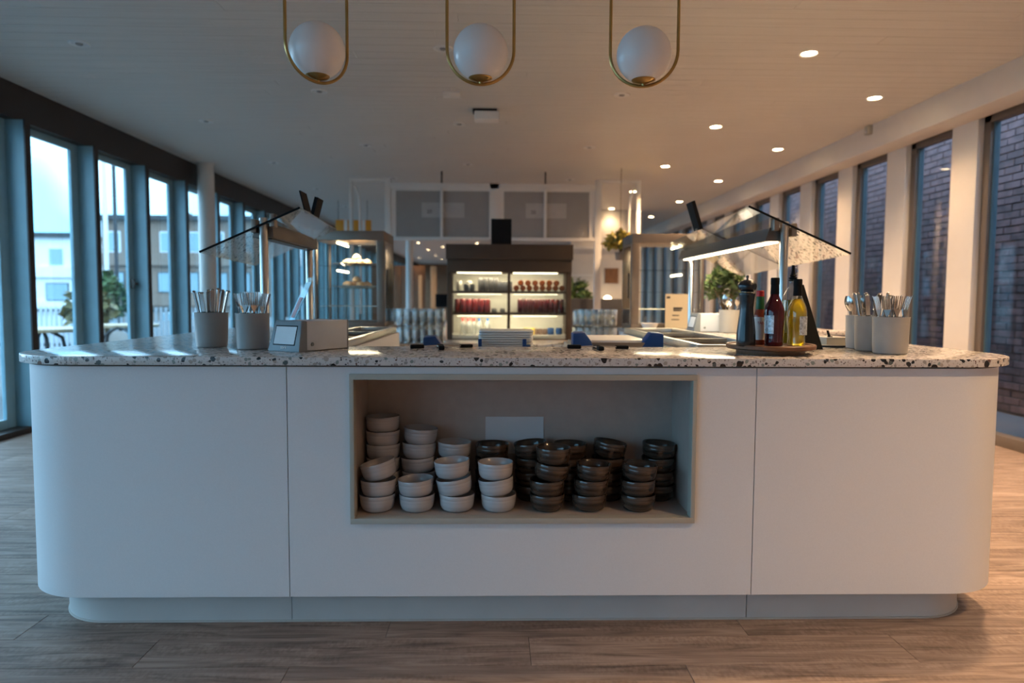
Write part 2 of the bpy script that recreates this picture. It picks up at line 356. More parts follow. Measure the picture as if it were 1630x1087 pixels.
f2 = part('plank_field', MB().box(XL, XR, Y0, ya, -.004, 0).box(XL, XR, yb, Y1, -.004, 0), M['plank'], fl); f2['kind'] = 'stuff'
ce = part('ceiling', MB().box(XL-.1, XR+.1, Y0, Y1, CEIL+.012, CEIL+.15), M['slab_base']); tag(ce, 'pale ceiling of narrow linear strips running across the room', 'ceiling', kind='structure')
sw = .13; sy0 = 3.4; NS = 68; strip_me = {}
for r in range(NS):
    y = sy0 + r*sw; cuts = sorted([XL] + [XL + ((r*1.37 + k*2.9) % 7.6) + .3 for k in range(2)] + [XR])
    for a, b_ in zip(cuts, cuts[1:]):
        if b_-a < .02: continue
        k = round(b_-a, 2)
        if k not in strip_me: strip_me[k] = MB().box(0, k-.002, 0, sw-.003, 0, .012).mesh('ceiling_strip', .001, segs=1)
        link('ceiling_strip', strip_me[k], M['ceiling_strip'], ce, (a, y, CEIL))
f3 = part('ceiling_strip_field', MB().box(XL, XR, Y0, sy0, CEIL, CEIL+.012).box(XL, XR, sy0+NS*sw, Y1, CEIL, CEIL+.012), M['ceiling_strip'], ce); f3['kind'] = 'stuff'
wb = part('wall_back', MB().box(XL-.1, XR+.1, Y0-.15, Y0, 0, CEIL), M['wall_white']); tag(wb, 'plain white wall closing the room behind the viewpoint', 'wall', kind='structure')
we = part('wall_far', MB().box(XL-.1, XR+.1, Y1, Y1+.15, 0, CEIL), M['wood_brown']); tag(we, 'distant brown wall at the far end of the hall', 'wall', kind='structure')

# left side: dark fascia, deep mullions, glazed bays
tg = part('trim_1', MB().box(-4.06, -3.84, Y0, Y1, 2.52, CEIL), M['frame_brown']); tag(tg, 'dark brown fascia above the left windows', 'trim', kind='structure')
tg = part('trim_2', MB().box(-4.06, -3.80, Y0, Y1, 0, .045), M['frame_brown']); tag(tg, 'dark brown sill strip under the left windows', 'trim', kind='structure')
LP = .945; nleft = 0
base_l = None
mul_me = MB().box(-3.94, -3.78, -.03, .03, .045, 2.52).mesh('mullion', .004)
st_me = MB().box(-3.962, -3.93, -.135, -.03, .045, 2.52).mesh('stile', .003)
st2_me = MB().box(-3.962, -3.93, -.03, .07, .045, 2.52).mesh('stile', .003)
edge_me = MB().box(-3.785, -3.772, -.032, .032, .045, 2.52).mesh('edge_strip')
rail_me = MB().box(-3.962, -3.93, .07, LP-.135, 2.46, 2.52).box(-3.962, -3.93, .07, LP-.135, .045, .12).mesh('rail', .002)
gla_me = MB().box(-3.952, -3.938, .06, LP-.125, .10, 2.47).mesh('pane')
for k in range(-12, 29):
    y = 6.61 + LP*k; vis = -1 <= k <= 8
    i = k+2
    nleft += 1
    if k == -1: lab = 'left window bay nearest the front, cut by the photo edge'
    elif 0 <= k <= 8: lab = 'tall grey-blue framed left window, %s bay from the front' % ORD[k+1]
    elif k < -1: lab = 'tall grey-blue framed window on the left behind the viewpoint'
    else: lab = 'tall grey-blue framed window on the left far down the hall'
    t = thing('window_%d' % nleft, lab, 'window', (0, y, 0), 0, None if 0 <= i <= 10 else ('left windows behind the viewpoint' if k < 0 else 'left windows far down the hall'), 'structure')
    link('mullion', mul_me, M['frame_teal'], t); link('stile', st_me, M['frame_teal'], t); link('stile', st2_me, M['frame_teal'], t)
    link('edge_strip', edge_me, M['frame_brown'], t); link('rail', rail_me, M['frame_teal'], t); link('pane', gla_me, M['window_glass'], t)
    if k in (1,):
        part('handle', MB().box(-3.93, -3.895, -.11, -.08, 1.20, 1.30).box(-3.905, -3.885, -.11, -.035, 1.235, 1.265), M['steel_dark'], t, .003)

# right side: white wall with pilasters, taupe window frames
wr = part('wall_right', MB().box(3.85, 3.99, Y0, Y1, 2.62, CEIL).box(3.85, 3.99, Y0, 5.48-.967*8, 0, 2.62).box(3.85, 3.99, 5.48+.967*17, Y1, 0, 2.62), M['wall_white']); tag(wr, 'white right wall above and between the tall windows', 'wall', kind='structure')
pil_me = MB().box(3.85, 3.99, 0, .312, 0, 2.62).mesh('pilaster', .004)
tr = part('trim_3', MB().box(3.61, 3.86, Y0, Y1, 2.565, CEIL), M['wall_white'], None, .004); tag(tr, 'white boxed bulkhead along the top of the right wall', 'trim', kind='structure')
RP = .967
wfr = MB(); wy0, wy1 = .312, RP
wfr.box(3.90, 3.97, wy0, wy0+.06, .0, 2.62).box(3.90, 3.97, wy1-.075, wy1, .0, 2.62).box(3.90, 3.97, wy0, wy1, 2.525, 2.62).box(3.86, 3.97, wy0, wy1, 0, .085)
wfr_me = wfr.mesh('window_frame', .003); wgl_me = MB().box(3.935, 3.95, wy0+.05, wy1-.06, .07, 2.54).mesh('pane')
inn_me = MB().box(3.925, 3.972, wy1-.086, wy1-.075, .085, 2.525).mesh('glazing_bead')
nr = 0
for k in range(-8, 17):
    y = 5.48 + RP*(k-1) 
    nr += 1
    link('pilaster', pil_me, M['wall_white'], wr, (0, y, 0))
    if k == 0: lab = 'nearest tall window on the right, brick wall behind it, cut by the photo edge'
    elif 0 < k <= 8: lab = 'tall taupe-framed right window, %s from the front' % ORD[k]
    elif k < 0: lab = 'tall taupe-framed window on the right behind the viewpoint'
    else: lab = 'tall taupe-framed window on the right far down the hall'
    t = thing('window_%d' % (nleft+nr), lab, 'window', (0, y, 0), 0, None if 0 <= k <= 8 else ('right windows behind the viewpoint' if k < 0 else 'right windows far down the hall'), 'structure')
    link('window_frame', wfr_me, M['frame_taupe'], t); link('glazing_bead', inn_me, M['bead_blue'], t); link('pane', wgl_me, M['grey_window'], t)
link('pilaster', pil_me, M['wall_white'], wr, (0, 5.48+RP*16, 0))

# ------------------------------------------------------------------ brick wall outside on the right
bw = thing('wall_outside', 'weathered purple-red brick wall outside the right windows', 'wall', (0, 0, 0), kind='structure')
part('mortar_bed', MB().box(5.212, 5.45, -4, 30, -.1, 3.6), M['mortar'], bw)
ch, bl = .075, .222
br_me = [MB().box(-.012 - .004*j, .012, .0, bl-.011, 0, ch-.011).mesh('brick', .003, segs=1) for j in range(3)]
rest = MB()
for c in range(48):
    z = c*ch; off = (bl/2 if c % 2 else 0) + random.uniform(-.01, .01)
    for q in range(-20, 90):
        y = 6.3 + off + q*bl
        if 6.25 <= y <= 8.02 and c < 36: link('brick', br_me[random.randrange(3)], M['brick'], bw, (5.212, y, z))
        elif -3.8 < y < 26: j = random.uniform(0, .006); rest.box(5.200-j, 5.222, y, y+bl-.011, z, z+ch-.011)
bo = part('brick_field', rest, M['brick'], bw, smooth=False); bo['kind'] = 'stuff'
gr = part('floor_outside', MB().box(4.02, 5.3, -5, 30, -.2, -.03), M['paving']); tag(gr, 'grey paving strip between the right windows and the brick wall', 'pavement', kind='structure')

# ------------------------------------------------------------------ ceiling downlights and fittings
def spot(parent, w, col=(1, .64, .35)):
    l = bpy.data.lights.new('lamp', 'SPOT'); l.energy = w; l.color = col; l.spot_size = math.radians(125); l.spot_blend = .9; l.shadow_soft_size = .04
    o = bpy.data.objects.new('lamp', l); COL.objects.link(o); o.parent = parent; o.location = (0, 0, -.02)
ring_me = MB().lathe([(.048, .0), (.062, -.006), (.068, -.002), (.068, .0)], 28).mesh('ring')
lens_me = MB().lathe([(0, -.0015), (.05, -.0015), (.05, .0), (0, .0)], 28).mesh('lens')
gim_me = MB().lathe([(0, -.010), (.018, -.010), (.024, -.002), (0, -.002)], 16).mesh('bulb_recess')
def downlight(x, y, on, label, group, w=None):
    t = thing('downlight', label, 'light', (x, y, CEIL), 0, group)
    link('ring', ring_me, M['ring'], t); link('lens', lens_me if on else lens_off, M['downlight_on' if on else 'downlight_off'], t)
    if not on: link('bulb_recess', gim_me, M['recess_grey'], t)
    else: spot(t, (w or LAMP_W)*(.68 if y < 2 else .85 if y < 4 else 1.3 if y < 12 else .1 if y < 17 else 1.))
lens_off = lens_me.copy(); lens_off.materials.clear()
even = [-3.25, -1.25, .75, 2.75, 4.75, 6.75, 8.75, 10.80, 12.83]; odd = [-2.25, -.25, 1.75, 3.75, 5.75, 7.72, 9.78, 11.86, 14.03, 16.0]  # unseen lit rows behind the viewer continue the grid, added to light the counter
def nearlab(y): return y < 4.0
vis_i = 0
for j, y in enumerate(even):
    v = y > 4
    for x, nm in ((-2.80, 'left window side'), (-.37, 'middle')):
        if v: downlight(x, y, False, 'unlit ceiling downlight in the %s row, %s from the front' % ('inner left' if x > -1 else 'outer left', ORD[j-4]), 'unlit downlights')
    downlight(2.135, y, True, ('lit ceiling downlight in the inner right row, %s from the front' % ORD[j-4]) if v else 'unseen lit downlight over the viewer, inner right row', 'lit downlights' if v else 'lit downlights over the viewer')
for j, y in enumerate(odd):
    v = y > 5
    if v and y < 13:
        for x in (-1.46, 1.03): downlight(x, y, False, 'unlit small downlight in the %s row, %s from the front' % ('second left' if x < 0 else 'centre right', ORD[j-4]), 'unlit downlights')
    downlight(3.15, y, True, ('lit ceiling downlight in the row beside the right wall, %s from the front' % ORD[j-4]) if v else 'unseen lit downlight over the viewer, row beside right wall', 'lit downlights' if v else 'lit downlights over the viewer', LAMP_W*.33)
for j, (px, py) in enumerate([(705, 393), (667, 411), (681, 421), (688, 425), (694, 429), (699, 433), (704, 437), (708, 440)]):
    d = ray(px, py); p = Vector((0, 0, CAM_H)) + d*((CEIL-CAM_H)/d.z); y = min(p.y, 33.2)
    if p.y < 33.2: downlight(p.x, p.y, True, 'small lit downlight far down the hall, %s in its receding line' % ORD[j], 'far hall downlights', 60)
for j, y in enumerate((18, 21, 24, 27, 30)):  # unseen lamps added to light the far hall
    for x in (-2.4, -.6): downlight(x, y, True, 'added downlight deep in the hall, unseen behind the drinks fridge', 'added far downlights', 45)
t = thing('emergency_light', 'white boxy emergency light hanging under the ceiling centre', 'light', (-.095, 6.25, CEIL))
part('housing', MB().box(-.11, .11, -.07, .07, -.10, -.022), M['white_gloss'], t, .012); part('mount', MB().box(-.125, .09, -.05, .06, -.024, 0), M['black'], t)
part('indicator', MB().sphere((.02, -.07, -.075), .006, 8, 6), M['white_gloss'], t)
t = thing('ceiling_plate', 'small flat rectangular white plate on the ceiling behind the middle pendant', 'plate', (-.378, 5.77, CEIL))
part('plate', MB().box(-.07, .07, -.07, .07, -.012, 0), M['white_paint'], t, .003); part('plate_rim', MB().box(-.075, .075, .05, .072, -.016, 0), M['ring'], t)
t = thing('motion_sensor', 'tiny beige sensor box on the white bulkhead at the right', 'sensor', (3.61, 6.64, 2.757))
part('sensor_body', MB().box(-.045, 0, -.035, .035, -.045, .04), M['niche_frame'], t, .005); part('sensor_lens', MB().sphere((-.04, 0, -.02), .016, 10, 6), M['white_gloss'], t)

# ------------------------------------------------------------------ pendants
def pendant(x, rz, label):
    zc = 1.93; y = 2.35; t = thing('pendant_lamp', label, 'lamp', (x, y, zc), rz, 'pendant lamps over the counter')
    w = .112; top = .34; bot = -.112+.012
    pts = []
    for i in range(25):
        a = PI + PI*i/24; pts.append((w*math.cos(a), 0, w*math.sin(a)+.012))
    for i in range(25):
        a = PI*i/24; pts.append((w*math.cos(a), 0, top + w*math.sin(a)))
    part('hoop', MB().tube(pts, .0055, 10, True), M['brass'], t)
    part('globe', MB().sphere((0, 0, .004), .0915, 40, 24), M['opal'], t)
    part('globe_cup', MB().lathe([(0, -.0985), (.007, -.0985), (.008, -.093), (.034, -.086), (.040, -.080), (.040, -.0785), (0, -.0785)], 24), M['brass'], t)
    part('cord', MB().tube([(0, 0, top+w), (0, 0, CEIL-zc)], .0025, 6), M['black'], t)
    part('ceiling_rose', MB().lathe([(0, CEIL-zc-.03), (.045, CEIL-zc-.03), (.05, CEIL-zc-.025), (.05, CEIL-zc), (0, CEIL-zc)], 24), M['brass'], t)
pendant(X_at(505, 82, 2.35), math.radians(42), 'leftmost brass hoop pendant with opal globe, hoop turned slightly sideways')
pendant(X_at(765, 82, 2.35), math.radians(3), 'middle brass hoop pendant with opal globe')
pendant(X_at(1025, 82, 2.35), math.radians(-12), 'rightmost brass hoop pendant with opal globe')

# ------------------------------------------------------------------ serving counter
BX0, BX1, BY0, BY1 = -1.625, 1.80, 2.23, 4.45
CR = .25
def arc(cx, cy, r, a0, a1, n=14): return [(cx + r*math.cos(a0+(a1-a0)*i/n), cy + r*math.sin(a0+(a1-a0)*i/n)) for i in range(n+1)]
def shell(mb, path, t, z0, z1):   # vertical sheet along a 2d path, thickness t inwards (left of travel)
    P = [Vector(p) for p in path]; N = []
    for i in range(len(P)):
        d = (P[min(i+1, len(P)-1)] - P[max(i-1, 0)]).normalized(); N.append(Vector((-d.y, d.x)))
    inn = [p + n*t for p, n in zip(P, N)]
    poly = [(p.x, p.y) for p in P] + [(p.x, p.y) for p in reversed(inn)]
    n = len(P); vs = [(x, y, z0) for x, y in poly] + [(x, y, z1) for x, y in poly]; m = 2*n; fs = []
    for i in range(n-1):
        a, b_, c, d = i, i+1, m-2-i, m-1-i
        fs += [(a, d, c, b_), (a+m, b_+m, c+m, d+m), (a, b_, b_+m, a+m), (c, d, d+m, c+m)]
    fs += [(0, m, 2*m-1, m-1), (n-1, n, n+m, n-1+m)]
    mb.add(vs, fs); return mb
S1, S2 = -.684, .862
ct = thing('serving_counter', 'large white serving counter with rounded corners and a bowl niche', 'counter', (0, 0, 0))
z0, z1 = .118, .886
left = [(BX0, BY1)] + arc(BX0+CR, BY0+CR, CR, PI, 1.5*PI) + [(S1-.0015, BY0)]
right = [(S2+.0015, BY0)] + arc(BX1-CR, BY0+CR, CR, 1.5*PI, 2*PI) + [(BX1, BY1)]
part('curved_panel', shell(MB(), left, .02, z0, z1), M['panel'], ct); part('curved_panel', shell(MB(), right, .02, z0, z1), M['panel'], ct)
nx0, nx1, nz0, nz1 = -.479, .662, .367, .864
mb = MB()
mb.box(S1+.0015, nx0+.002, BY0, BY0+.02, z0, z1).box(nx1-.002, S2-.0015, BY0, BY0+.02, z0, z1).box(nx0+.002, nx1-.002, BY0, BY0+.02, z0, nz0+.002).box(nx0+.002, nx1-.002, BY0, BY0+.02, nz1-.002, z1)
part('front_panel', mb, M['panel'], ct, label='flat middle front panel around the niche')
fw_ = .0145
fr = MB()
for (a, b_, c, d) in ((nx0, nx1, nz1-fw_-.004, nz1), (nx0, nx1, nz0, nz0+fw_+.004), (nx0, nx0+fw_, nz0+fw_+.004, nz1-fw_-.004), (nx1-fw_, nx1, nz0+fw_+.004, nz1-fw_-.004)):
    fr.box(a, b_, BY0-.012, BY0+.03, c, d)
part('niche_frame', fr, M['niche_frame'], ct, .0015, label='raised beige frame edging the open niche')
ni = MB(); by = 2.515; gx0, gx1, gz0, gz1 = nx0+.006, nx1-.006, nz0+fw_+.003, nz1-fw_-.003
ni.box(gx0-.02, gx1+.02, by, by+.015, gz0-.02, gz1+.02).box(gx0-.018, gx0, BY0+.03, by, gz0-.02, gz1+.02).box(gx1, gx1+.018, BY0+.03, by, gz0-.02, gz1+.02).box(gx0, gx1, BY0+.03, by, gz0-.016, gz0).box(gx0, gx1, BY0+.03, by, gz1, gz1+.016)
part('niche_lining', ni, M['niche_in'], ct, label='dull beige lining of the niche')
pb = .07; pr = CR-.03
def pl(xa, xb, pts): return pts
px0, px1, py0 = BX0+.075, BX1-.075, BY0+pb
pleft = [(px0, BY1)] + arc(px0+pr, py0+pr, pr, PI, 1.5*PI) + [(-.70, py0)]
pright = [(.876, py0)] + arc(px1-pr, py0+pr, pr, 1.5*PI, 2*PI) + [(px1, BY1)]
part('plinth', shell(MB(), pleft, .015, .004, .135), M['plinth'], ct); part('plinth', shell(MB(), pright, .015, .004, .135), M['plinth'], ct)
part('plinth', shell(MB(), [(-.698, py0), (.873, py0)], .015, .004, .135), M['plinth'], ct)
allp = [(px0-.004, BY1)] + arc(px0+pr, py0+pr, pr+.004, PI, 1.5*PI) + arc(px1-pr, py0+pr, pr+.004, 1.5*PI, 2*PI) + [(px1+.004, BY1)]
part('plinth_bead', shell(MB(), allp, .01, 0, .006), M['trim_line'], ct, label='thin pale sealing bead along the floor')
gp = [(BX0+.015, BY1)] + arc(BX0+CR, BY0+CR, CR-.012, PI, 1.5*PI) + arc(BX1-CR, BY0+CR, CR-.012, 1.5*PI, 2*PI) + [(BX1-.015, BY1)]
part('shadow_gap', shell(MB(), gp, .03, .8855, .8925), M['gap'], ct, label='dark recessed reveal under the worktop')
part('inner_wall', MB().box(-.64, .815, 2.70, 2.715, .02, .8925).box(-.64, -.625, 2.715, 4.4, .02, .8925).box(.80, .82, 2.715, 4.4, .02, .8925).box(BX0+.02, -.90, 4.42, 4.44, .02, .8925).box(1.17, BX1-.02, 4.42, 4.44, .02, .8925), M['panel'], ct)
WX0, WX1, WY0, WR = -1.652, 1.828, 2.203, .275
out = arc(WX0+WR, WY0+WR, WR, PI, 1.5*PI, 20) + arc(WX1-WR, WY0+WR, WR, 1.5*PI, 2*PI, 20) + [(WX1, 4.47), (1.16, 4.47), (1.16, 2.76), (.80, 2.76), (.80, 2.72), (-.64, 2.72), (-.64, 2.80), (-.90, 2.80), (-.90, 4.47), (WX0, 4.47)]
wt = part('worktop', MB().prism(out, .893, .92), M['terrazzo'], None, .0025, ang=30); tag(wt, 'speckled terrazzo worktop with rounded corners on the white counter', 'worktop')

# bowls --------------------------------------------------------------------
def bowl_mesh(nm):
    r = .0605
    prof = [(0, 0), (.045, 0), (.0495, .0025), (.0545, .0085), (.0578, .018), (.0594, .032), (.0598, .040), (.0594, .0415), (.0602, .043), (r+.0004, .0535), (r-.001, .056), (r-.0035, .0545), (.0560, .030), (.052, .014), (.044, .0085), (0, .0075)]
    return MB().lathe(prof, 40).mesh(nm, ang=60)
bl_me, bd_me = bowl_mesh('bowl'), bowl_mesh('bowl'); bl_me.materials.append(M['bowl_light']); bd_me.materials.append(M['bowl_dark'])
shelf = gz0
def stack(name, px, y, tone, n, tilts, row, idx, dx=None):
    x0 = X_at(px, 800 if row == 'front' else 720, y); z = shelf + .0012
    pos = {1: ['bottom'], 2: ['bottom', 'top'], 3: ['bottom', 'middle', 'top'], 4: ['bottom', 'second', 'third', 'top'], 5: ['bottom', 'second', 'third', 'fourth', 'top'], 6: ['bottom', 'second', 'third', 'fourth', 'fifth', 'top']}[n]
    for i in range(n):
        tl = tilts[i] if i < len(tilts) else 0
        lift = .0605*abs(math.sin(math.radians(tl)))*.75
        o = bpy.data.objects.new('bowl', bl_me if tone == 'pale' else bd_me); COL.objects.link(o)
        pitch = .0492
        o.location = (x0 + (dx[i]/466. if dx else 0), y + random.uniform(-.002, .002), z + lift)
        o.rotation_euler = (random.uniform(-.02, .01), -math.radians(tl), random.uniform(0, 6))
        # rotate about y after z spin
        o.rotation_mode = 'ZXY'; o.rotation_euler = (0, -math.radians(tl), random.uniform(0, 6.28))
        o.rotation_mode = 'XYZ'; o.rotation_euler = Euler((random.uniform(-.015, .01), -math.radians(tl), 0))
        tag(o, '%s bowl, %s of the %s stack, niche %s row' % ('pale stoneware' if tone == 'pale' else 'dark glazed', pos[i], name, row), 'bowl', 'stacked %s bowls in the niche' % tone)
        z += pitch + lift*2.1
stack('leftmost', 600, 2.3245, 'pale', 3, [0, 1, 14], 'front', 0, [1, 3, 7])
stack('second pale', 664, 2.3245, 'pale', 2, [0, 3], 'front', 1, [0, -1])
stack('third pale', 727.5, 2.3245, 'pale', 3, [0, 8, 4], 'front', 2, [0, -2, -7])
stack('fourth pale', 793.5, 2.3245, 'pale', 3, [0, 7, 0], 'front', 3, [0, -2, -5])
stack('tall first dark', 871, 2.3245, 'dark', 4, [0, 1, -7, -1], 'front', 4, [0, 0, 5, 9])
stack('middle dark', 938, 2.3245, 'dark', 3, [1, -1, -3], 'front', 5, [0, 2, 5])
stack('rightmost dark', 1015, 2.3245, 'dark', 3, [0, 1, -5], 'front', 6, [0, 0, 1])
stack('leftmost tall', 610, 2.4488, 'pale', 6, [0, 0, 0, 0, 0, 1], 'back', 0, [0, 0, 0, 0, 0, 0])
stack('second pale', 667, 2.4488, 'pale', 5, [0, 0, 2, -1, -4], 'back', 1, [0, 0, -1, 0, 2])
stack('third pale', 723, 2.4488, 'pale', 4, [0, 0, 3, -2], 'back', 2)
stack('first dark', 783, 2.4488, 'dark', 4, [0, 0, 0, 0], 'back', 3)
stack('second dark', 846, 2.4488, 'dark', 4, [0, 0, 0, 6], 'back', 4)
stack('third dark', 907, 2.4488, 'dark', 4, [0, 0, 0, -1], 'back', 5)
stack('fourth dark', 968, 2.4488, 'dark', 4, [0, 0, 0, -9], 'back', 6)
stack('rightmost dark', 1048, 2.4488, 'dark', 4, [0, 0, 0, -3], 'back', 7)
ca = at(819, 690, 2.512)
t = part('paper_card', MB().box(-.108, .108, 0, .0015, -.075, .063), M['paper'], None, loc=(ca.x, 2.5120, ca.z)); tag(t, 'blank white paper card stuck on the niche back wall', 'card')

# ------------------------------------------------------------------ things on the worktop
TOP = .92
def cup(x, y, name_lab, m='cup', r=.0605, h=.133):
    t = thing('cutlery_cup', name_lab, 'cup', (x, y, TOP), 0, 'cutlery cups')
    part('cup_body', MB().lathe([(0, .001), (r*.86, .001), (r*.92, .004), (r*.96, .03), (r, h-.004), (r+.0012, h), (r-.004, h), (r*.91, .03), (r*.85, .012), (0, .012)], 40), M[m], t)
    return t
def fork_mesh():
    mb = MB()
    mb.hexa([(-.004, -.001, 0), (.004, -.001, 0), (.004, .001, 0), (-.004, .001, 0), (-.003, -.001, .12), (.003, -.001, .12), (.003, .001, .12), (-.003, .001, .12)])
    mb.hexa([(-.003, -.001, .12), (.003, -.001, .12), (.003, .001, .12), (-.003, .001, .12), (-.012, .002, .145), (.012, .002, .145), (.012, .004, .145), (-.012, .004, .145)])
    for i in range(4):
        x = -.0105 + i*.007
        mb.hexa([(x-.0021, .002, .143), (x+.0021, .002, .143), (x+.0021, .004, .143), (x-.0021, .004, .143), (x-.0012, .000, .192), (x+.0012, .000, .192), (x+.0012, .0015, .192), (x-.0012, .0015, .192)])
    return mb.mesh('fork', smooth=False)
def knife_mesh():
    mb = MB()
    mb.hexa([(-.0035, -.002, 0), (.0035, -.002, 0), (.0035, .002, 0), (-.0035, .002, 0), (-.007, -.0025, .10), (.007, -.0025, .10), (.007, .0025, .10), (-.007, .0025, .10)])
    mb.hexa([(-.007, -.0025, .10), (.007, -.0025, .10), (.007, .0025, .10), (-.007, .0025, .10), (-.0075, -.0025, .19), (.0075, -.0025, .19), (.0075, .0025, .19), (-.0075, .0025, .19)])
    mb.lathe([(.0075, 0), (.0055, .004), (0, .006)], 10, (0, 0, .19))
    return mb.mesh('knife', .0008, segs=1)
def spoon_mesh():
    mb = MB(); mb.hexa([(-.003, -.001, 0), (.003, -.001, 0), (.003, .001, 0), (-.003, .001, 0), (-.003, -.001, .14), (.003, -.001, .14), (.003, .001, .14), (-.003, .001, .14)])
    n = 8
    vs = []; fs = []
    for i in range(n+1):
        v = i/n; w = .021*math.sin(PI*min(.98, max(.06, v)))**.6
        for j in range(7):
            u = -1 + j/3.; dep = -.008*(1-u*u)*math.sin(PI*v)
            vs.append((u*w, dep, .135 + v*.062)); 
    for i in range(n):
        for j in range(6): a = i*7+j; fs.append((a, a+1, a+8, a+7))
    mb.add(vs, fs); mb.add([(x, y-.0012, z) for x, y, z in vs], [tuple(reversed(f)) for f in fs])
    return mb.mesh('spoon')
fk, kn, sp = fork_mesh(), knife_mesh(), spoon_mesh()
for q in (fk, kn, sp): q.materials.append(M['cutlery'])
def cutlery(me, nm, x, y, n, spread, label, group, base=.016, rr=.036, seed=1, lift=0):
    rnd = random.Random(seed); made = []; n_out = min(n, 10) if n > 6 else n
    for i in range(n):
        outer = i < n_out; k, m_ = (i, n_out) if outer else (i-n_out, n-n_out)
        a = 2*PI*(k+.5*(not outer))/m_ + (.15 if outer else .4)
        r_top = (.0515 if outer else .024); r_bot = (.023 if outer else .009)
        top = Vector((math.cos(a), math.sin(a)))*r_top; bot = Vector((math.cos(a), math.sin(a)))*r_bot
        o = bpy.data.objects.new(nm, me); COL.objects.link(o)
        axis = Vector((top.x-bot.x, top.y-bot.y, .13)).normalized()       # handle down, leaning outwards
        face = Vector((math.cos(a), math.sin(a), 0)); xax = Vector((0, 0, 1)).cross(face).normalized()
        xax = (xax - axis*xax.dot(axis)).normalized(); yax = axis.cross(xax)
        o.rotation_mode = 'QUATERNION'
        o.rotation_quaternion = Matrix((xax, yax, axis)).transposed().to_quaternion() @ Euler((0, 0, rnd.uniform(-.12, .12))).to_quaternion()
        o.location = (x+bot.x, y+bot.y, TOP+base+(lift+.006)*rnd.uniform(0, 1))
        made.append((top.x, i, o))
    for i, (_, _, o) in enumerate(sorted(made)): tag(o, '%s, %s from the left' % (label, LFT[i]), nm, group)
c1 = (X_at(337, 520, 2.646), 2.646); c2 = (X_at(402, 520, 2.55), 2.55)
cup(*c1, 'leftmost grey cutlery cup full of knives'); cup(*c2, 'grey cutlery cup full of forks beside the napkin dispenser')
cutlery(kn, 'knife', *c1, 15, .9, 'steel table knife standing in the leftmost cutlery cup', 'knives in the leftmost cup', seed=3, lift=.012, rr=.044)
cutlery(fk, 'fork', *c2, 14, .7, 'steel fork in the cup beside the napkin dispenser', 'forks in the left cup', seed=4, rr=.046)
c3 = (X_at(1418, 520, 2.43), 2.43); c4 = (X_at(1388, 520, 2.56), 2.56); c5 = (X_at(1372, 520, 2.69), 2.69)
cup(*c3, 'pale cutlery cup of forks, front one of the three on the right', 'cup_pale'); cup(*c4, 'pale cutlery cup of knives, middle of the three on the right', 'cup_pale'); cup(*c5, 'pale cutlery cup of spoons, rearmost of the three on the right', 'cup_pale')
cutlery(fk, 'fork', *c3, 14, .5, 'steel fork standing in the front right cutlery cup', 'forks in the right cup', seed=5, rr=.046)
cutlery(kn, 'knife', *c4, 12, .9, 'steel table knife standing in the middle right cutlery cup', 'knives in the right cup', seed=6, lift=.012)
cutlery(sp, 'spoon', *c5, 6, .5, 'steel spoon standing in the rear right cutlery cup', 'spoons in the right cup', seed=8)

# napkin dispenser
def dispenser(loc, rz, label, logo=True):
    t = thing('napkin_dispenser', label, 'dispenser', loc, rz)
    w, d, h = .150, .235, .108
    part('housing', MB().hexa([(0, .03, .002), (w, .03, .002), (w, d, .002), (0, d, .002), (0, .03, h), (w, .03, h), (w, d, h), (0, d, h)]), M['disp_body'], t, .004)
    ff = part('face', MB().hexa([(-.004, -.012, 0), (w+.004, -.012, 0), (w+.003, .03, 0), (-.003, .03, 0), (.010, .016, h+.002), (w-.010, .016, h+.002), (w+.003, .03, h+.001), (-.003, .03, h+.001)]), M['disp_face'], t, .004, label='dark grey sloping face with a paper slot')
    sl = math.atan2(.028, h); rot = Matrix.Rotation(-sl, 4, 'X')
    def onface(x, z, lift): return (x, -.012 + .028*z/h - lift, z)
    x0, x1, za, zb = .022, w-.026, .026, .088
    part('slot_rim', MB().hexa([onface(x0-.004, za-.004, .0006), onface(x1+.004, za-.004, .0006), onface(x1+.004, za-.004, -.004), onface(x0-.004, za-.004, -.004), onface(x0-.004, zb+.004, .0006), onface(x1+.004, zb+.004, .0006), onface(x1+.004, zb+.004, -.004), onface(x0-.004, zb+.004, -.004)]), M['black'], ff)
    part('napkin', MB().hexa([onface(x0, za, .0018), onface(x1, za, .0018), onface(x1, za, -.003), onface(x0, za, -.003), onface(x0, zb, .0018), onface(x1, zb, .0018), onface(x1, zb, -.003), onface(x0, zb, -.003)]), M['napkin'], t, label='white paper napkin showing in the slot')
    if logo: lettering('tork', .017, M['white_gloss'], ff, onface(w/2, .010, .0012), (PI/2 - sl, 0, 0))
    part('lock', MB().lathe([(0, 0), (.007, 0), (.007, .002), (0, .002)], 16, mat=Matrix.Translation((w+.0005, .055, .025)) @ Matrix.Rotation(PI/2, 4, 'Y')), M['disp_face'], t)
    part('back_edge', MB().box(-.001, w+.001, d-.004, d+.003, 0, h+.001), M['disp_face'], t, .001)
pA = Vector((-.852, 2.502)); pB = Vector((-.672, 2.393)); ang = math.atan2(pB.y-pA.y, pB.x-pA.x)
dispenser((-.815, 2.480, TOP), ang, 'grey-faced napkin dispenser on the worktop beside the fork cup')
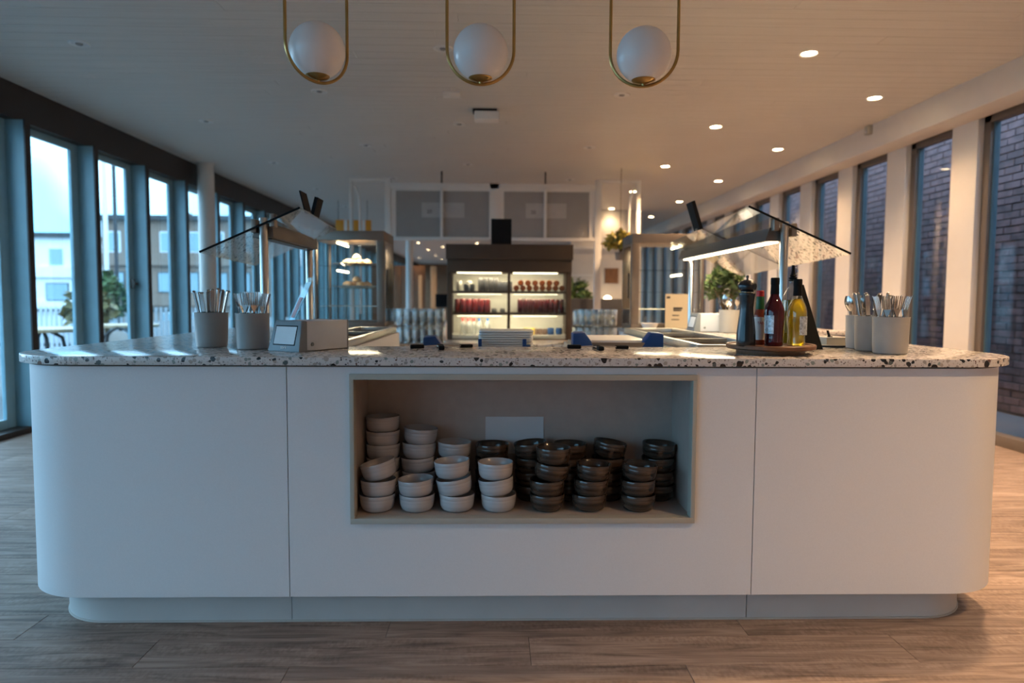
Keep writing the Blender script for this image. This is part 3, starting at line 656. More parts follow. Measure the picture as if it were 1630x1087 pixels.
# acrylic sign leaning behind the dispenser
t = thing('sign_holder', 'leaning clear acrylic stand with a dark printed leaflet behind the napkin dispenser', 'sign', (X_at(446, 512, 2.80), 2.80, TOP), math.radians(-62))
lean = Matrix.Rotation(math.radians(-24), 4, 'X')
def leanbox(x0, x1, y0, y1, z0, z1): return MB().hexa([lean @ Vector(p) for p in ((x0,y0,z0),(x1,y0,z0),(x1,y1,z0),(x0,y1,z0),(x0,y0,z1),(x1,y0,z1),(x1,y1,z1),(x0,y1,z1))])
part('leaflet', leanbox(-.05, .05, .0032, .0045, .012, .28), M['poster'], t); part('acrylic_sheet', leanbox(-.055, .055, 0, .003, .006, .30), M['acrylic'], t)
part('photo_print', leanbox(-.03, .03, -.0006, .0002, .12, .21), M['poster_red'], t)
part('foot', MB().box(-.055, .055, -.02, .07, 0, .004), M['acrylic'], t)

# lazy susan and bottles
sx, sy = X_at(1226, 550, 2.425), 2.425
t = thing('turntable_tray', 'round wooden turntable tray holding the condiments', 'tray', (sx, sy, TOP))
part('base_disc', MB().lathe([(0, .0), (.116, .0), (.117, .002), (.117, .014), (.115, .016), (0, .016)], 48), M['wood_tray'], t)
part('top_disc', MB().lathe([(0, .017), (.146, .017), (.152, .021), (.153, .032), (.150, .035), (.144, .034), (.142, .030), (0, .030)], 64), M['wood_tray'], t)
PZ = TOP + .030
def onplate(px, y): return (X_at(px, 550, y), y, PZ)
t = thing('pepper_mill', 'tall black pepper mill on the wooden turntable', 'pepper mill', onplate(1187, 2.365))
part('mill_body', MB().lathe([(0, 0), (.030, 0), (.0325, .004), (.0325, .02), (.0315, .05), (.0275, .085), (.0235, .115), (.0225, .135), (.0245, .160), (.0275, .178), (.0275, .184), (.025, .187), (0, .187)], 36), M['black_gloss'], t)
part('mill_head', MB().lathe([(0, .188), (.022, .188), (.022, .191), (.030, .197), (.0325, .207), (.031, .217), (.023, .226), (.012, .231), (0, .232)], 36), M['black_gloss'], t)
part('knob', MB().lathe([(0, .230), (.004, .230), (.003, .235), (.0052, .241), (.004, .246), (0, .247)], 16), M['steel_dark'], t)
t = thing('sauce_bottle', 'small hot sauce bottle with red cap and green neck behind the mill', 'bottle', onplate(1208, 2.455))
part('bottle_body', MB().lathe([(0, 0), (.019, 0), (.0205, .003), (.0205, .098), (.019, .110), (.0145, .122), (.0135, .13), (0, .13)], 28), M['sauce'], t)
part('neck_sleeve', MB().lathe([(.0142, .128), (.0150, .131), (.0140, .172), (.013, .174), (0, .174)], 24), M['cap_green'], t)
part('cap', MB().lathe([(0, .174), (.0135, .174), (.0135, .193), (.012, .195), (0, .195)], 20), M['cap_red'], t)
lb = part('paper_label', MB().lathe([(.0208, .018), (.0211, .018), (.0211, .100), (.0208, .100)], 28), M['label_white'], t)
lettering('TABA', .0125, M['cap_red'], lb, (-.001, -.0218, .075), (PI/2, 0, 0))
t = thing('vinegar_bottle', 'dark red vinegar bottle with black cap on the front of the turntable', 'bottle', onplate(1231, 2.365))
part('bottle_body', MB().lathe([(0, .003), (.022, 0), (.030, .002), (.032, .012), (.0305, .03), (.0315, .06), (.034, .10), (.0342, .118), (.031, .138), (.020, .162), (.0145, .176), (.0135, .195), (0, .195)], 36), M['vinegar'], t)
part('cap_sleeve', MB().lathe([(.0146, .182), (.0150, .184), (.0140, .212), (.0135, .214), (.0150, .216), (.0150, .236), (.013, .239), (0, .239)], 24), M['black'], t, label='black cap and neck sleeve')
def wraplabel(t, r, z0, z1, a0, a1, m, n=14):
    mb = MB(); vs = []
    for i in range(n+1):
        a = a0+(a1-a0)*i/n
        for z in (z0, z1):
            for q in (r, r+.0005): vs.append((q*math.cos(a), q*math.sin(a), z))
    fs = []
    for i in range(n):
        b_ = i*4; c = b_+4; fs += [(b_+1, c+1, c+3, b_+3), (b_, b_+2, c+2, c), (b_, c, c+1, b_+1), (b_+2, b_+3, c+3, c+2)]
    fs += [(0, 1, 3, 2), (n*4, n*4+2, n*4+3, n*4+1)]
    mb.add(vs, fs); return part('paper_label', mb, m, t)
wraplabel(t, .0345, .045, .108, math.radians(185), math.radians(248), M['label_silver'])
t = thing('oil_bottle', 'rear glass bottle of green-gold olive oil with a steel pourer', 'bottle', onplate(1259, 2.475))
part('glass_shell', MB().lathe([(0, .0), (.034, 0), (.036, .004), (.036, .150), (.034, .170), (.024, .192), (.0135, .208), (.0125, .232), (0, .232)], 36), M['bottle_glass'], t)
part('oil_fill', MB().lathe([(0, .004), (.033, .004), (.0345, .01), (.0345, .150), (.034, .162), (0, .162)], 32), M['oil_green'], t)
part('pourer', MB().lathe([(0, .230), (.0155, .230), (.0155, .234), (.009, .236), (.0145, .240), (.0145, .244), (.008, .246), (.0125, .250), (.008, .256), (.006, .270), (.006, .282), (.0045, .288), (0, .288)], 18), M['black'], t)
part('pourer_ring', MB().tube([(.009+.008*math.cos(a), 0, .268+.012*math.sin(a)) for a in [2*PI*i/16 for i in range(16)]], .0012, 6, True), M['chrome'], t)
t = thing('oil_bottle', 'front bottle of golden oil with black cap and a silver label', 'bottle', onplate(1267, 2.378))
part('glass_shell', MB().lathe([(0, .0), (.027, 0), (.030, .004), (.0285, .03), (.0295, .06), (.033, .095), (.0335, .115), (.030, .138), (.020, .160), (.0145, .176), (.0135, .195), (0, .195)], 36), M['bottle_glass'], t)
part('oil_fill', MB().lathe([(0, .004), (.026, .004), (.028, .008), (.0268, .03), (.0278, .06), (.0312, .095), (.0317, .115), (.0285, .137), (.0185, .158), (.012, .166), (0, .166)], 32), M['oil_gold'], t)
part('cap_sleeve', MB().lathe([(.0142, .176), (.0150, .178), (.0140, .208), (.0135, .210), (.0150, .212), (.0150, .232), (.013, .235), (0, .235)], 24), M['black'], t)
wraplabel(t, .0338, .04, .105, math.radians(262), math.radians(330), M['label_silver'])
# black easel board behind the bottles
bx = at(1284, 553, 2.66)
t = thing('easel_sign', 'black pointed easel board leaning up behind the oil bottles', 'sign', (bx.x-.01, 2.66, TOP), math.radians(8))
part('board', MB().hexa([(-.075, -.045, 0), (.052, -.045, 0), (.052, -.041, 0), (-.075, -.041, 0), (-.018, .006, .252), (-.006, .006, .252), (-.006, .010, .252), (-.018, .010, .252)]), M['black'], t)
part('strut', MB().hexa([(-.03, .058, 0), (.02, .058, 0), (.02, .062, 0), (-.03, .062, 0), (-.018, .010, .25), (-.008, .010, .25), (-.008, .013, .25), (-.018, .013, .25)]), M['black'], t)
# tray with butter box
q = at(1322, 545, 2.82)
t = part('oval_plate', MB().lathe([(0, .002), (.07, .002), (.10, .009), (.105, .0115), (.10, .0125), (.07, .0065), (0, .006)], 40), M['cup_pale'], None, loc=(q.x, 2.83, TOP-.002)); tag(t, 'flat pale plate on the worktop left of the right cutlery cups', 'plate')
t = thing('tasting_box', 'small cream open box on the pale plate', 'box', (q.x+.01, 2.83, TOP+.0045), .2)
part('box_body', MB().box(-.055, .055, -.04, .04, 0, .032), M['niche_frame'], t, .002); part('box_rim', MB().box(-.057, .057, -.042, .042, .030, .034), M['cup_pale'], t, .001)
t = thing('small_clip', 'small black clip standing on the cream box', 'clip', (q.x+.0, 2.82, TOP+.0385), .5)
part('clip_arm', MB().hexa([(-.014, -.003, 0), (-.004, -.003, 0), (-.004, .003, 0), (-.014, .003, 0), (-.026, -.003, .028), (-.018, -.003, .028), (-.018, .003, .028), (-.026, .003, .028)]), M['black'], t); part('clip_foot', MB().box(-.016, .004, -.006, .006, 0, .003), M['black'], t)

# serving tongs
def tongs(xa, ya, xb, yb, label):
    a, b_ = Vector((xa, ya, 0)), Vector((xb, yb, 0)); L_ = (b_-a).length; rz = math.atan2(yb-ya, xb-xa)
    t = thing('serving_tongs', label, 'tongs', (xa, ya, TOP+.0005), rz, 'serving tongs along the worktop')
    for s in (-1, 1):
        part('arm', MB().tube([(.03, s*.004, .007), (L_*.5, s*.014, .010), (L_-.04, s*.010, .008)], .0022, 6), M['steel'], t)
    part('grip', MB().box(-.005, .048, -.011, .011, 0, .015), M['black'], t, .004); part('tip', MB().box(L_-.05, L_, -.013, .013, 0, .013), M['black'], t, .004)
for (pa, ya, pb_, yb, lb) in ((655, 2.60, 752, 2.66, 'black-ended steel tongs, left pair, reaching to the plate stack'), (703, 2.53, 700, 2.68, 'black-ended steel tongs lying across the left pair'), (905, 2.62, 1000, 2.62, 'black-ended steel tongs, right pair, lying along the worktop'), (957, 2.52, 948, 2.66, 'black-ended steel tongs lying across the right pair')):
    tongs(X_at(pa, 556, ya), ya, X_at(pb_, 556, yb), yb, lb)

# ------------------------------------------------------------------ sneeze guards
def guard(sgn, xp, xlow, zlow, xhigh, zhigh, ys, led, label):
    y0, y1 = 2.90, (3.59 if sgn < 0 else 4.28)
    t = thing('sneeze_guard', label, 'sneeze guard', (xp, y0, TOP))
    for i, y in enumerate((y0, y1)):
        p = part('post', MB().lathe([(0, 0), (.033, 0), (.033, .006), (.018, .008), (.0175, .008), (.0175, .520 if i == 0 else .455), (.016, .523 if i == 0 else .458), (0, .523 if i == 0 else .458)], 24, (0, y-y0, 0)), M['steel'], t)
    # light box between the posts
    zb = 1.378-TOP-.015; zt = zb+.058; xa, xb = -.055, .035
    if sgn > 0: xa, xb = -.075, .02
    part('light_box', MB().hexa([(xa, .02, zb), (xb, .02, zb), (xb, y1-y0+.04, zb), (xa, y1-y0+.04, zb), (xa+.02, .02, zt), (xb-.005, .02, zt), (xb-.005, y1-y0+.04, zt), (xa+.02, y1-y0+.04, zt)]), M['box_metal'], t, .002)
    lx = -.03 if sgn > 0 else 0
    part('light_strip', MB().box(lx-.022, lx+.022, .04, y1-y0, zb-.006, zb+.001), M['led'] if led else M['steel_dark'], t)
    if led:
        l = bpy.data.lights.new('strip_lamp', 'AREA'); l.shape = 'RECTANGLE'; l.size = .05; l.size_y = y1-y0-.1; l.energy = 4; l.color = (1, .80, .52)
        o = bpy.data.objects.new('strip_lamp', l); COL.objects.link(o); o.parent = t; o.location = (lx, (y1-y0)/2, zb-.012)
    # glass panes, sloped
    sl = Vector((xhigh-xlow, 0, zhigh-zlow)).normalized(); nrm = Vector((-sl.z, 0, sl.x))
    for a, b_ in zip(ys, ys[1:]):
        a2, b2 = a+.002, b_-.002; dz = lambda y: -(y-2.88)*.036
        pts = [(xlow-xp, a2-y0, zlow-TOP+dz(a2)), (xhigh-xp, a2-y0, zhigh-TOP+dz(a2)), (xhigh-xp, b2-y0, zhigh-TOP+dz(b2)), (xlow-xp, b2-y0, zlow-TOP+dz(b2))]
        g = part('glass_pane', MB().slab(pts, nrm, .008), M['guard_glass'], t, smooth=False)
        part('front_edge', MB().slab([(pts[0][0], a2-y0-.002, pts[0][2]), (pts[1][0], a2-y0-.002, pts[1][2]), (pts[1][0], a2-y0+.0005, pts[1][2]), (pts[0][0], a2-y0+.0005, pts[0][2])], nrm, .0085), M['black'], g, smooth=False, label='dark green-black polished glass edge')
    for s in (-1, 1):
        part('clamp', MB().box(s*.0385-.011, s*.0385+.011, -.012, .03, zb+.03 - s*sgn*.012, zb+.085 - s*sgn*.012), M['steel_brown'], t, .003)
    return t
guard(-1, -.975, -1.235, 1.298, -.818, 1.484, [2.88, 3.53], False, 'left glass sneeze guard on steel posts over the buffet')
guard(1, 1.222, 1.502, 1.309, 1.059, 1.505, [2.88, 3.54, 4.19], True, 'right glass sneeze guard with a glowing strip light')
def stick(px0, py0, px1, py1, y, w, label):
    a, b_ = at(px0, py0, y), at(px1, py1, y); d = b_-a; h = d.length
    t = thing('sign_clip', label, 'sign holder', a, 0, 'black sign holders on the guards')
    ang = math.atan2(d.x, d.z)
    mb = MB(); mb.obox((w, .10, h), Matrix.Rotation(ang, 4, 'Y') @ Matrix.Translation((0, 0, h/2)))
    part('sign_plate', mb, M['black'], t); m2 = MB(); m2.obox((w+.006, .04, .012), Matrix.Rotation(ang, 4, 'Y') @ Matrix.Translation((0, 0, .005))); part('clip_base', m2, M['steel_dark'], t)
stick(1112, 366, 1099, 322, 3.54, .018, 'black sign plate standing up from the right sneeze guard')
stick(491, 341, 482, 306, 3.05, .006, 'thin black sign plate standing on the left guard')
stick(500, 348, 508, 316, 3.25, .016, 'wider black sign plate standing on the left guard')

# cold wells in the arms
def well(x0, x1, y0, y1, label):
    t = thing('cold_well', label, 'food well', ((x0+x1)/2, y0, 0))
    w = (x1-x0)/2; d = y1-y0; rim = .03
    mb = MB().box(-w, w, 0, rim, .885, .927).box(-w, w, d-rim, d, .885, .927).box(-w, -w+rim, rim, d-rim, .885, .927).box(w-rim, w, rim, d-rim, .885, .927)
    part('rim', mb, M['steel'], t, .002)
    part('basin', MB().box(-w+rim-.003, w-rim+.003, rim-.003, d-rim+.003, .74, .745).box(-w+rim-.004, -w+rim-.001, rim, d-rim, .745, .885).box(w-rim+.001, w-rim+.004, rim, d-rim, .745, .885).box(-w+rim, w-rim, rim-.004, rim-.001, .745, .885).box(-w+rim, w-rim, d-rim+.001, d-rim+.004, .745, .885), M['steel_brown'], t)
    for k in range(1, 3): part('divider', MB().box(-w+rim, w-rim, d*k/3-.012, d*k/3+.012, .905, .922), M['steel'], t)
well(.825, 1.155, 2.775, 4.40, 'stainless cold well set into the right buffet arm'); well(-.895, -.645, 2.81, 4.40, 'stainless cold well set into the left buffet arm')

# trolleys with blue bumpers, plates
def trolley(x0, x1, y0, y1, ztop, label, tray, ends=(-1, 1)):
    t = thing('dish_trolley', label, 'trolley', ((x0+x1)/2, y0, 0)); w = (x1-x0)/2; d = y1-y0
    part('cabinet', MB().box(-w+.012, w-.012, 0, d, .12, ztop-.03).box(-w+.03, w-.03, .02, d-.02, ztop-.03, ztop-.02), M['steel'], t, .003)
    part('front_rail', MB().box(-w+.015, w-.002, -.012, 0, ztop-.045, ztop-.004), M['steel_brown'], t, .002)
    for sx_ in (-1, 1):
        for yy in (0.03, d-.03):
            part('caster', MB().tube([(sx_*(w-.06)-.012, yy, .045), (sx_*(w-.06)+.012, yy, .045)], .045, 16).box(sx_*(w-.06)-.016, sx_*(w-.06)+.016, yy-.012, yy+.012, .045, .125), M['black'], t)
        q_ = sx_*w
        if sx_ in ends: part('corner_bumper', MB().hexa([(q_, -.02, ztop-.035), (q_-sx_*.11, -.012, ztop-.035), (q_-sx_*.11, .06, ztop-.035), (q_, .06, ztop-.035), (q_, -.02, ztop+.036), (q_-sx_*.055, -.012, ztop+.040), (q_-sx_*.055, .06, ztop+.044), (q_, .06, ztop+.040)]), M['blue_plastic'], t, .008, label='blue plastic corner bumper')
        part('screw', MB().sphere((sx_*(w-.045), -.012, ztop-.024), .005, 10, 6), M['chrome'], t)
    if tray: part('tray_top', MB().box(-w+.06, w-.06, .03, d-.03, ztop-.02, ztop+.004), M['white_gloss'], t, .004)
    return t
trolley(X_at(911, 545, 3.0), X_at(1055, 545, 3.0), 3.0, 3.5, .925, 'stainless tray trolley with blue corners right of the plate stack', True)
trolley(X_at(674, 545, 3.0), X_at(866, 545, 3.0), 3.0, 3.5, .905, 'stainless plate trolley with blue corners under the plate stack', False, (-1,))
pl_me = MB().prism([(sx_*(.122-.02)+.02*math.cos(a), sy_*(.10-.02)+.02*math.sin(a)) for sx_, sy_, a0 in ((1, 1, 0), (-1, 1, PI/2), (-1, -1, PI), (1, -1, 1.5*PI)) for a in [a0+PI/2*i/5 for i in range(6)]], 0, .0085).mesh('plate', .003)
pl_me.materials.append(M['white_gloss'])
pcx = X_at(805, 540, 3.15)
for i in range(8):
    o = bpy.data.objects.new('plate', pl_me); COL.objects.link(o); o.location = (pcx+random.uniform(-.0015, .0015), 3.14, .887+i*.0105); tag(o, 'pale rectangular plate, %s from the bottom of the central stack' % ('lowest' if i == 0 else ORD[i]), 'plate', 'stacked rectangular plates')
for (px, lb, w) in ((764, 'left', .016), (838, 'right', .036)):
    t = thing('plate_guide', 'dark blue plate guide at the %s end of the plate stack' % lb, 'guide', (X_at(px, 545, 3.015), 3.015, .889))
    part('guide_post', MB().box(-w/2, w/2 if lb == 'left' else 0, -.006, .006, 0, .045), M['blue_plastic'], t, .004); part('guide_foot', MB().box(-w/2, w/2, -.01, .008, 0, .018), M['blue_plastic'], t, .003)

# ------------------------------------------------------------------ back counters
def back_counter(x0, x1, y0, y1, zt, label):
    t = thing('back_counter', label, 'counter', ((x0+x1)/2, y0, 0)); w = (x1-x0)/2; d = y1-y0
    part('cabinet', MB().box(-w, w, .02, d, .10, zt-.03), M['panel'], t, .003); part('kick', MB().box(-w+.03, w-.03, .07, d, 0, .10), M['plinth'], t)
    n = max(2, int(round((x1-x0)/.6)))
    for i in range(n):
        a = -w + (2*w)*i/n; part('door', MB().box(a+.004, a+2*w/n-.004, .004, .02, .12, zt-.04), M['panel'], t, .002)
    tp = part('countertop', MB().box(-w-.012, w+.012, -.015, d, zt-.03, zt), M['terrazzo'], t, .002)
    return t
back_counter(-1.47, -.86, 5.30, 5.90, .885, 'white back counter with terrazzo top under the left pastry case')
back_counter(1.06, 2.75, 5.30, 5.90, .870, 'white back counter with terrazzo top under the right glass case')
back_counter(-1.02, 1.12, 5.925, 6.55, .715, 'low counter carrying the drinking glasses behind the buffet')

# pastry cases
def glass_case(x0, x1, side, label, pastries):
    y0, y1, za = (5.40 if side < 0 else 5.47), 5.885, (.887 if side < 0 else .872); zb = 1.635
    t = thing('display_case', label, 'display case', ((x0+x1)/2, y0, za)); w = (x1-x0)/2; d = y1-y0; h = zb-za
    pw = .062
    ip = w-pw/2 if side < 0 else -w+pw/2
    part('base_tray', MB().box(-w, w, 0, d, .0, .035), M['steel_brown'], t, .003)
    part('top_box', MB().box(-w, w, 0, d, h-.075, h), M['steel_brown'], t, .004)
    for xx in (-w+pw/2, w-pw/2):
        wid = pw if abs(xx-ip) < .01 else .02
        xx = xx if wid == pw else (-(w-.01) if xx < 0 else w-.01)
        part('pillar', MB().box(xx-wid/2, xx+wid/2, 0, .05, .035, h-.075), M['steel_brown'], t, .003)
        part('pillar', MB().box(xx-wid/2, xx+wid/2, d-.03, d, .035, h-.075), M['steel_brown'], t, .003)
    part('front_glass', MB().box(-w+.02, w-pw if side < 0 else w-.02, .012, .018, .035, h-.075) if side < 0 else MB().box(-w+pw, w-.02, .012, .018, .035, h-.075), M['case_glass'], t)
    xs = w-.004 if side < 0 else -w+.004
    part('side_glass', MB().box(xs-.003, xs+.003, .05, d-.03, .035, h-.075), M['case_glass'], t)
    part('door_handle', MB().box(xs-.012*side-.006, xs-.012*side+.006, .07, .085, .25, .45), M['steel_dark'], t, .003)
    for zz in (.16, .30, .48):
        part('shelf', MB().box(-w+.03, w-.03, .04, d-.04, zz-.004, zz), M['case_glass'] if zz != .16 else M['slat_white'], t)
    for zz in (.44, h-.09):
        xt = -w+.17 if side < 0 else w-.17; part('light_tube', MB().tube([(xt, .06, zz), (xt, d-.04, zz)], .009, 8), M['led'], t)
    l = bpy.data.lights.new('case_lamp', 'AREA'); l.shape = 'RECTANGLE'; l.size = .3; l.size_y = .3; l.energy = 5.0; l.color = (1, .82, .55)
    o = bpy.data.objects.new('case_lamp', l); COL.objects.link(o); o.parent = t; o.location = (0, d/2, h-.09)
    return t, za
lx0, lx1 = X_at(500, 450, 5.4), X_at(612, 450, 5.4)
tc_, za = glass_case(lx0, lx1, -1, 'lit steel and glass pastry case on the left back counter', True)
glass_case(X_at(1008, 450, 5.4), X_at(1125, 450, 5.4), 1, 'lit steel and glass display case on the right back counter', False)
def pastry_mesh(sd):
    rnd = random.Random(sd); mb = MB().lathe([(0, 0), (.038, 0), (.050, .010), (.052, .024), (.040, .040), (.020, .048), (0, .050)], 14)
    mb.v = [(x*1.15*(1+rnd.uniform(-.14, .14)), y*(1+rnd.uniform(-.14, .14)), z*(1+rnd.uniform(-.12, .2))) for x, y, z in mb.v]
    return mb.mesh('pastry', ang=80)
pms = [pastry_mesh(i) for i in range(3)]
for q in pms: q.materials.append(M['pastry'])
for sh, (zz, nm) in enumerate(((.30, 'middle'), (.48, 'upper'))):
    tcx = (lx0+lx1)/2
    t = thing('cake_stand', 'round steel platter on the %s shelf of the pastry case' % nm, 'platter', (tcx+.01, 5.64, za+zz+.001))
    part('platter', MB().lathe([(0, 0), (.12, 0), (.125, .004), (.20, .016), (.205, .020), (.2, .021), (.12, .008), (0, .007)], 32), M['chrome'], t); part('platter_foot', MB().lathe([(.06, -.0), (.07, .0), (.07, .004), (.06, .004)], 20), M['chrome'], t)
    for i in range(7):
        a = 2*PI*i/6; r_ = .082 if i < 6 else 0
        o = bpy.data.objects.new('pastry', pms[i % 3]); COL.objects.link(o); o.location = (tcx+.01+r_*math.cos(a), 5.64+r_*math.sin(a), za+zz+.0105 + (.042 if i == 6 else 0)); o.rotation_euler = (0, 0, a*2.3); o.scale = (.66, .66, .85)
        tag(o, 'golden flaky pastry on the %s platter of the left case, %s' % (nm, ('right edge', 'back right', 'back left', 'left edge', 'front left', 'front right', 'centre top')[i]), 'pastry', 'pastries on the %s platter' % nm)
# paper notice, bowl, second dispenser, cup with spoons, potted plants on the right back counter
ZR = .872
def notice(px, y, w, h, label):
    t = thing('notice', label, 'sign', (X_at(px, 500, y), y, ZR), 0)
    part('acrylic_stand', MB().box(-w/2-.005, w/2+.005, .002, .004, 0, h+.01).box(-w/2-.005, w/2+.005, -.03, .05, 0, .003), M['acrylic'], t); s = part('sheet', MB().box(-w/2, w/2, 0, .0015, .012, h+.008), M['yellow_paper'], t)
    mb = MB()
    for (a, b_, c, hh) in ((.10, .62, .40, .016), (.10, .56, .36, .010), (.02, .42, .30, .008), (-.05, .30, .34, .006)): mb.box(a*w*.5-.25*w+.05*w, a*w*.5-.25*w+.05*w+c*w, -.0008, .0, b_*h-hh/2, b_*h+hh/2)
    mb.box(-w*.45, -w*.29, -.0008, 0, h*.92-.006, h*.92+.012)
    part('print', mb, M['ink'], s)
mat('yellow_paper', (.66, .58, .40), .7, var=.02)
notice(1077, 5.345, .18, .275, 'cream paper notice in a stand before the right glass case')
bq = at(1040, 516, 5.36)
t = part('serving_bowl', MB().lathe([(0, 0), (.045, 0), (.05, .004), (.07, .03), (.078, .052), (.074, .053), (.066, .032), (.046, .010), (0, .008)], 36), M['white_gloss'], None, loc=(X_at(1034, 516, 5.385), 5.385, ZR)); t.scale = (.85, .85, 1); tag(t, 'small white serving bowl left of the paper notice', 'bowl')
dispenser((1.175, 4.16, TOP+.001), math.radians(-90), 'white napkin dispenser far along the right buffet arm', False)
def plant(name, loc, r, h, n, m, label, pot=True, droop=0, seed=1, ls=.06, cat='plant', potr=None):
    rnd = random.Random(seed); t = thing(name, label, cat, loc)
    pr_ = potr or r*.45; ph = h*.28 if pot else 0
    if pot: part('pot', MB().lathe([(0, 0), (pr_*.75, 0), (pr_*.8, .005), (pr_, ph), (pr_*.93, ph), (pr_*.85, ph*.85), (0, ph*.85)], 24), M['pot'], t)
    st = MB(); lf = MB()
    for i in range(max(5, n//14)):
        a = rnd.uniform(0, 2*PI); rr = r*rnd.uniform(.2, .8); zt = ph + (h-ph)*rnd.uniform(.4, .9)
        st.tube([(0, 0, ph*.8), (rr*.35*math.cos(a), rr*.35*math.sin(a), (ph+zt)/2), (rr*math.cos(a), rr*math.sin(a), zt-droop*rr)], [.006, .004, .002], 5)
    for i in range(n):
        a = rnd.uniform(0, 2*PI); e = rnd.uniform(-.5, 1.45); rr = r*rnd.uniform(.35, 1)**.6
        p = Vector((rr*math.cos(a)*math.cos(e), rr*math.sin(a)*math.cos(e), ph + (h-ph)*(.5+.5*math.sin(e)*rnd.uniform(.5, 1)) - droop*rr*rnd.random()))
        R_ = Euler((rnd.uniform(-1.2, 1.2), rnd.uniform(-1.2, 1.2), rnd.uniform(0, 6.28))).to_matrix(); l_ = ls*rnd.uniform(.6, 1.2); w_ = l_*.34
        q_ = [p + R_ @ Vector(v) for v in ((0, 0, 0), (w_, l_*.4, .1*l_), (0, l_, -.05*l_), (-w_, l_*.4, .1*l_), (0, l_*.45, -.03*l_))]
        lf.add(q_, [(0, 1, 4), (1, 2, 4), (2, 3, 4), (3, 0, 4)])
    part('stems', st, M['stem'], t); o = part('foliage', lf, m, t, smooth=False); o['kind'] = 'stuff'
    return t
plant('potted_plant', (X_at(1150, 470, 5.65)+.02, 5.65, ZR), .19, .50, 420, M['leaf'], 'dark leafy potted plant behind the right sneeze guard', seed=2, ls=.07, potr=.06)
cu6 = (X_at(1166, 515, 3.9), 3.95)
t = cup(cu6[0], cu6[1], 'distant cutlery cup of spoons behind the pepper mill', 'cup_pale')
cutlery(sp, 'spoon', *cu6, 5, .5, 'steel spoon in the distant cup behind the pepper mill', 'spoons in the distant cup', seed=12, rr=.046, lift=.01)

# drinking glasses
tum = MB().lathe([(0, 0), (.026, 0), (.028, .003), (.0315, .145), (.0300, .145), (.0265, .012), (0, .010)], 20).mesh('tumbler'); tum.materials.append(M['tumbler_glass'])
rk = 0
for side, (xa, xb, nr_, lab) in (('left', (X_at(622, 520, 6.0), X_at(708, 520, 6.0), 3, 'tall clear tumbler in the left block of stacked glasses')), ('right', (X_at(913, 520, 6.0), X_at(982, 520, 6.0), 3, 'tall clear tumbler in the right block of stacked glasses'))):
    n = 7 if side == 'left' else 6
    for lev in range(2):
        for row in range(nr_):
            for i in range(n):
                o = bpy.data.objects.new('tumbler', tum); COL.objects.link(o)
                o.location = (xa + .032 + i*(xb-xa-.064)/(n-1), 5.97 + row*.07, .7165 + lev*.158); tag(o, 'clear tumbler, %s layer, %s row, %s from the left, %s glass block' % (('lower', 'upper')[lev], ('front', 'middle', 'back')[row], LFT[i], side), 'glass', '%s block of drinking glasses' % side)
    if True:
        t = thing('glass_tray', 'thin clear tray between the two layers of %s glasses' % side, 'tray', ((xa+xb)/2, 5.93, .7165+.146))
        w = (xb-xa)/2; part('tray_sheet', MB().box(-w, w, 0, .24, .001, .006), M['acrylic'], t); part('tray_lip', MB().box(-w-.004, w+.004, -.008, 0, 0, .014), M['acrylic'], t)

# ------------------------------------------------------------------ drinks fridge
FX0, FX1, FY, FZ = -.51, .77, 7.0, 1.665
t = thing('drinks_fridge', 'brown steel drinks fridge with two lit glass doors', 'fridge', ((FX0+FX1)/2, FY, 0)); W = (FX1-FX0)/2; D = .65
part('side_wall', MB().box(-W, -W+.03, .04, D, 0, FZ), M['fridge_brown'], t, .003); part('side_wall', MB().box(W-.03, W, .04, D, 0, FZ), M['fridge_brown'], t, .003)
part('header', MB().box(-W-.01, W+.01, 0, D, FZ-.155, FZ), M['fridge_brown'], t, .004, label='plain brown header panel'); part('header', MB().box(-W, W, .02, D, FZ-.28, FZ-.158), M['fridge_brown'], t, .004)
part('base', MB().box(-W, W, .0, D, .0, .69), M['fridge_brown'], t, .004)
zs = [.735, .965, 1.19]; zc_ = 1.385
part('back_lining', MB().box(-W+.03, W-.03, D-.03, D, .69, zc_), M['slat_white'], t)
for k in range(14):
    part('back_slat', MB().box(-W+.03, W-.03, D-.045, D-.03, .71+k*.048, .71+k*.048+.036), M['slat_white'], t)
part('floor_shelf', MB().box(-W+.03, W-.03, .05, D-.05, .69, zs[0]), M['slat_white'], t)
for z in zs[1:]: part('shelf', MB().box(-W+.03, W-.03, .07, D-.05, z-.022, z), M['fridge_brown'], t)
for z in (zc_-.014, zs[2]-.036, zs[1]-.036):
    for s in (0, 1):
        part('light_tube', MB().box(-W+.10 + s*(W-.06), -W+.10 + s*(W-.06)+W-.18, .09, .12, z, z+(.012 if z > 1.3 else .004)), M['led_soft'], t)
    l = bpy.data.lights.new('shelf_lamp', 'AREA'); l.shape = 'RECTANGLE'; l.size = 1.0; l.size_y = .03; l.energy = 2.6; l.color = (1, .84, .55)
    o = bpy.data.objects.new('shelf_lamp', l); COL.objects.link(o); o.parent = t; o.location = (0, .105, z-.004); o.rotation_euler = (math.radians(50), 0, 0)
for s in (0, 1):
    a, b_ = (-W+.03, -.012+.02) if s == 0 else (-.02, W-.03)
    y = .015 if s == 0 else .035
    d = part('door', MB().box(a, a+.025, y, y+.02, .66, zc_+.02).box(b_-.025, b_, y, y+.02, .66, zc_+.02).box(a+.025, b_-.025, y, y+.02, zc_-.005, zc_+.02).box(a+.025, b_-.025, y, y+.02, .66, .70), M['fridge_brown'], t, .002)
    part('door_glass', MB().box(a+.025, b_-.025, y+.008, y+.012, .70, zc_-.005), M['case_glass'], d)
t = thing('speaker', 'black box speaker standing on top of the drinks fridge', 'speaker', (X_at(798, 380, 7.05), 7.05, FZ))
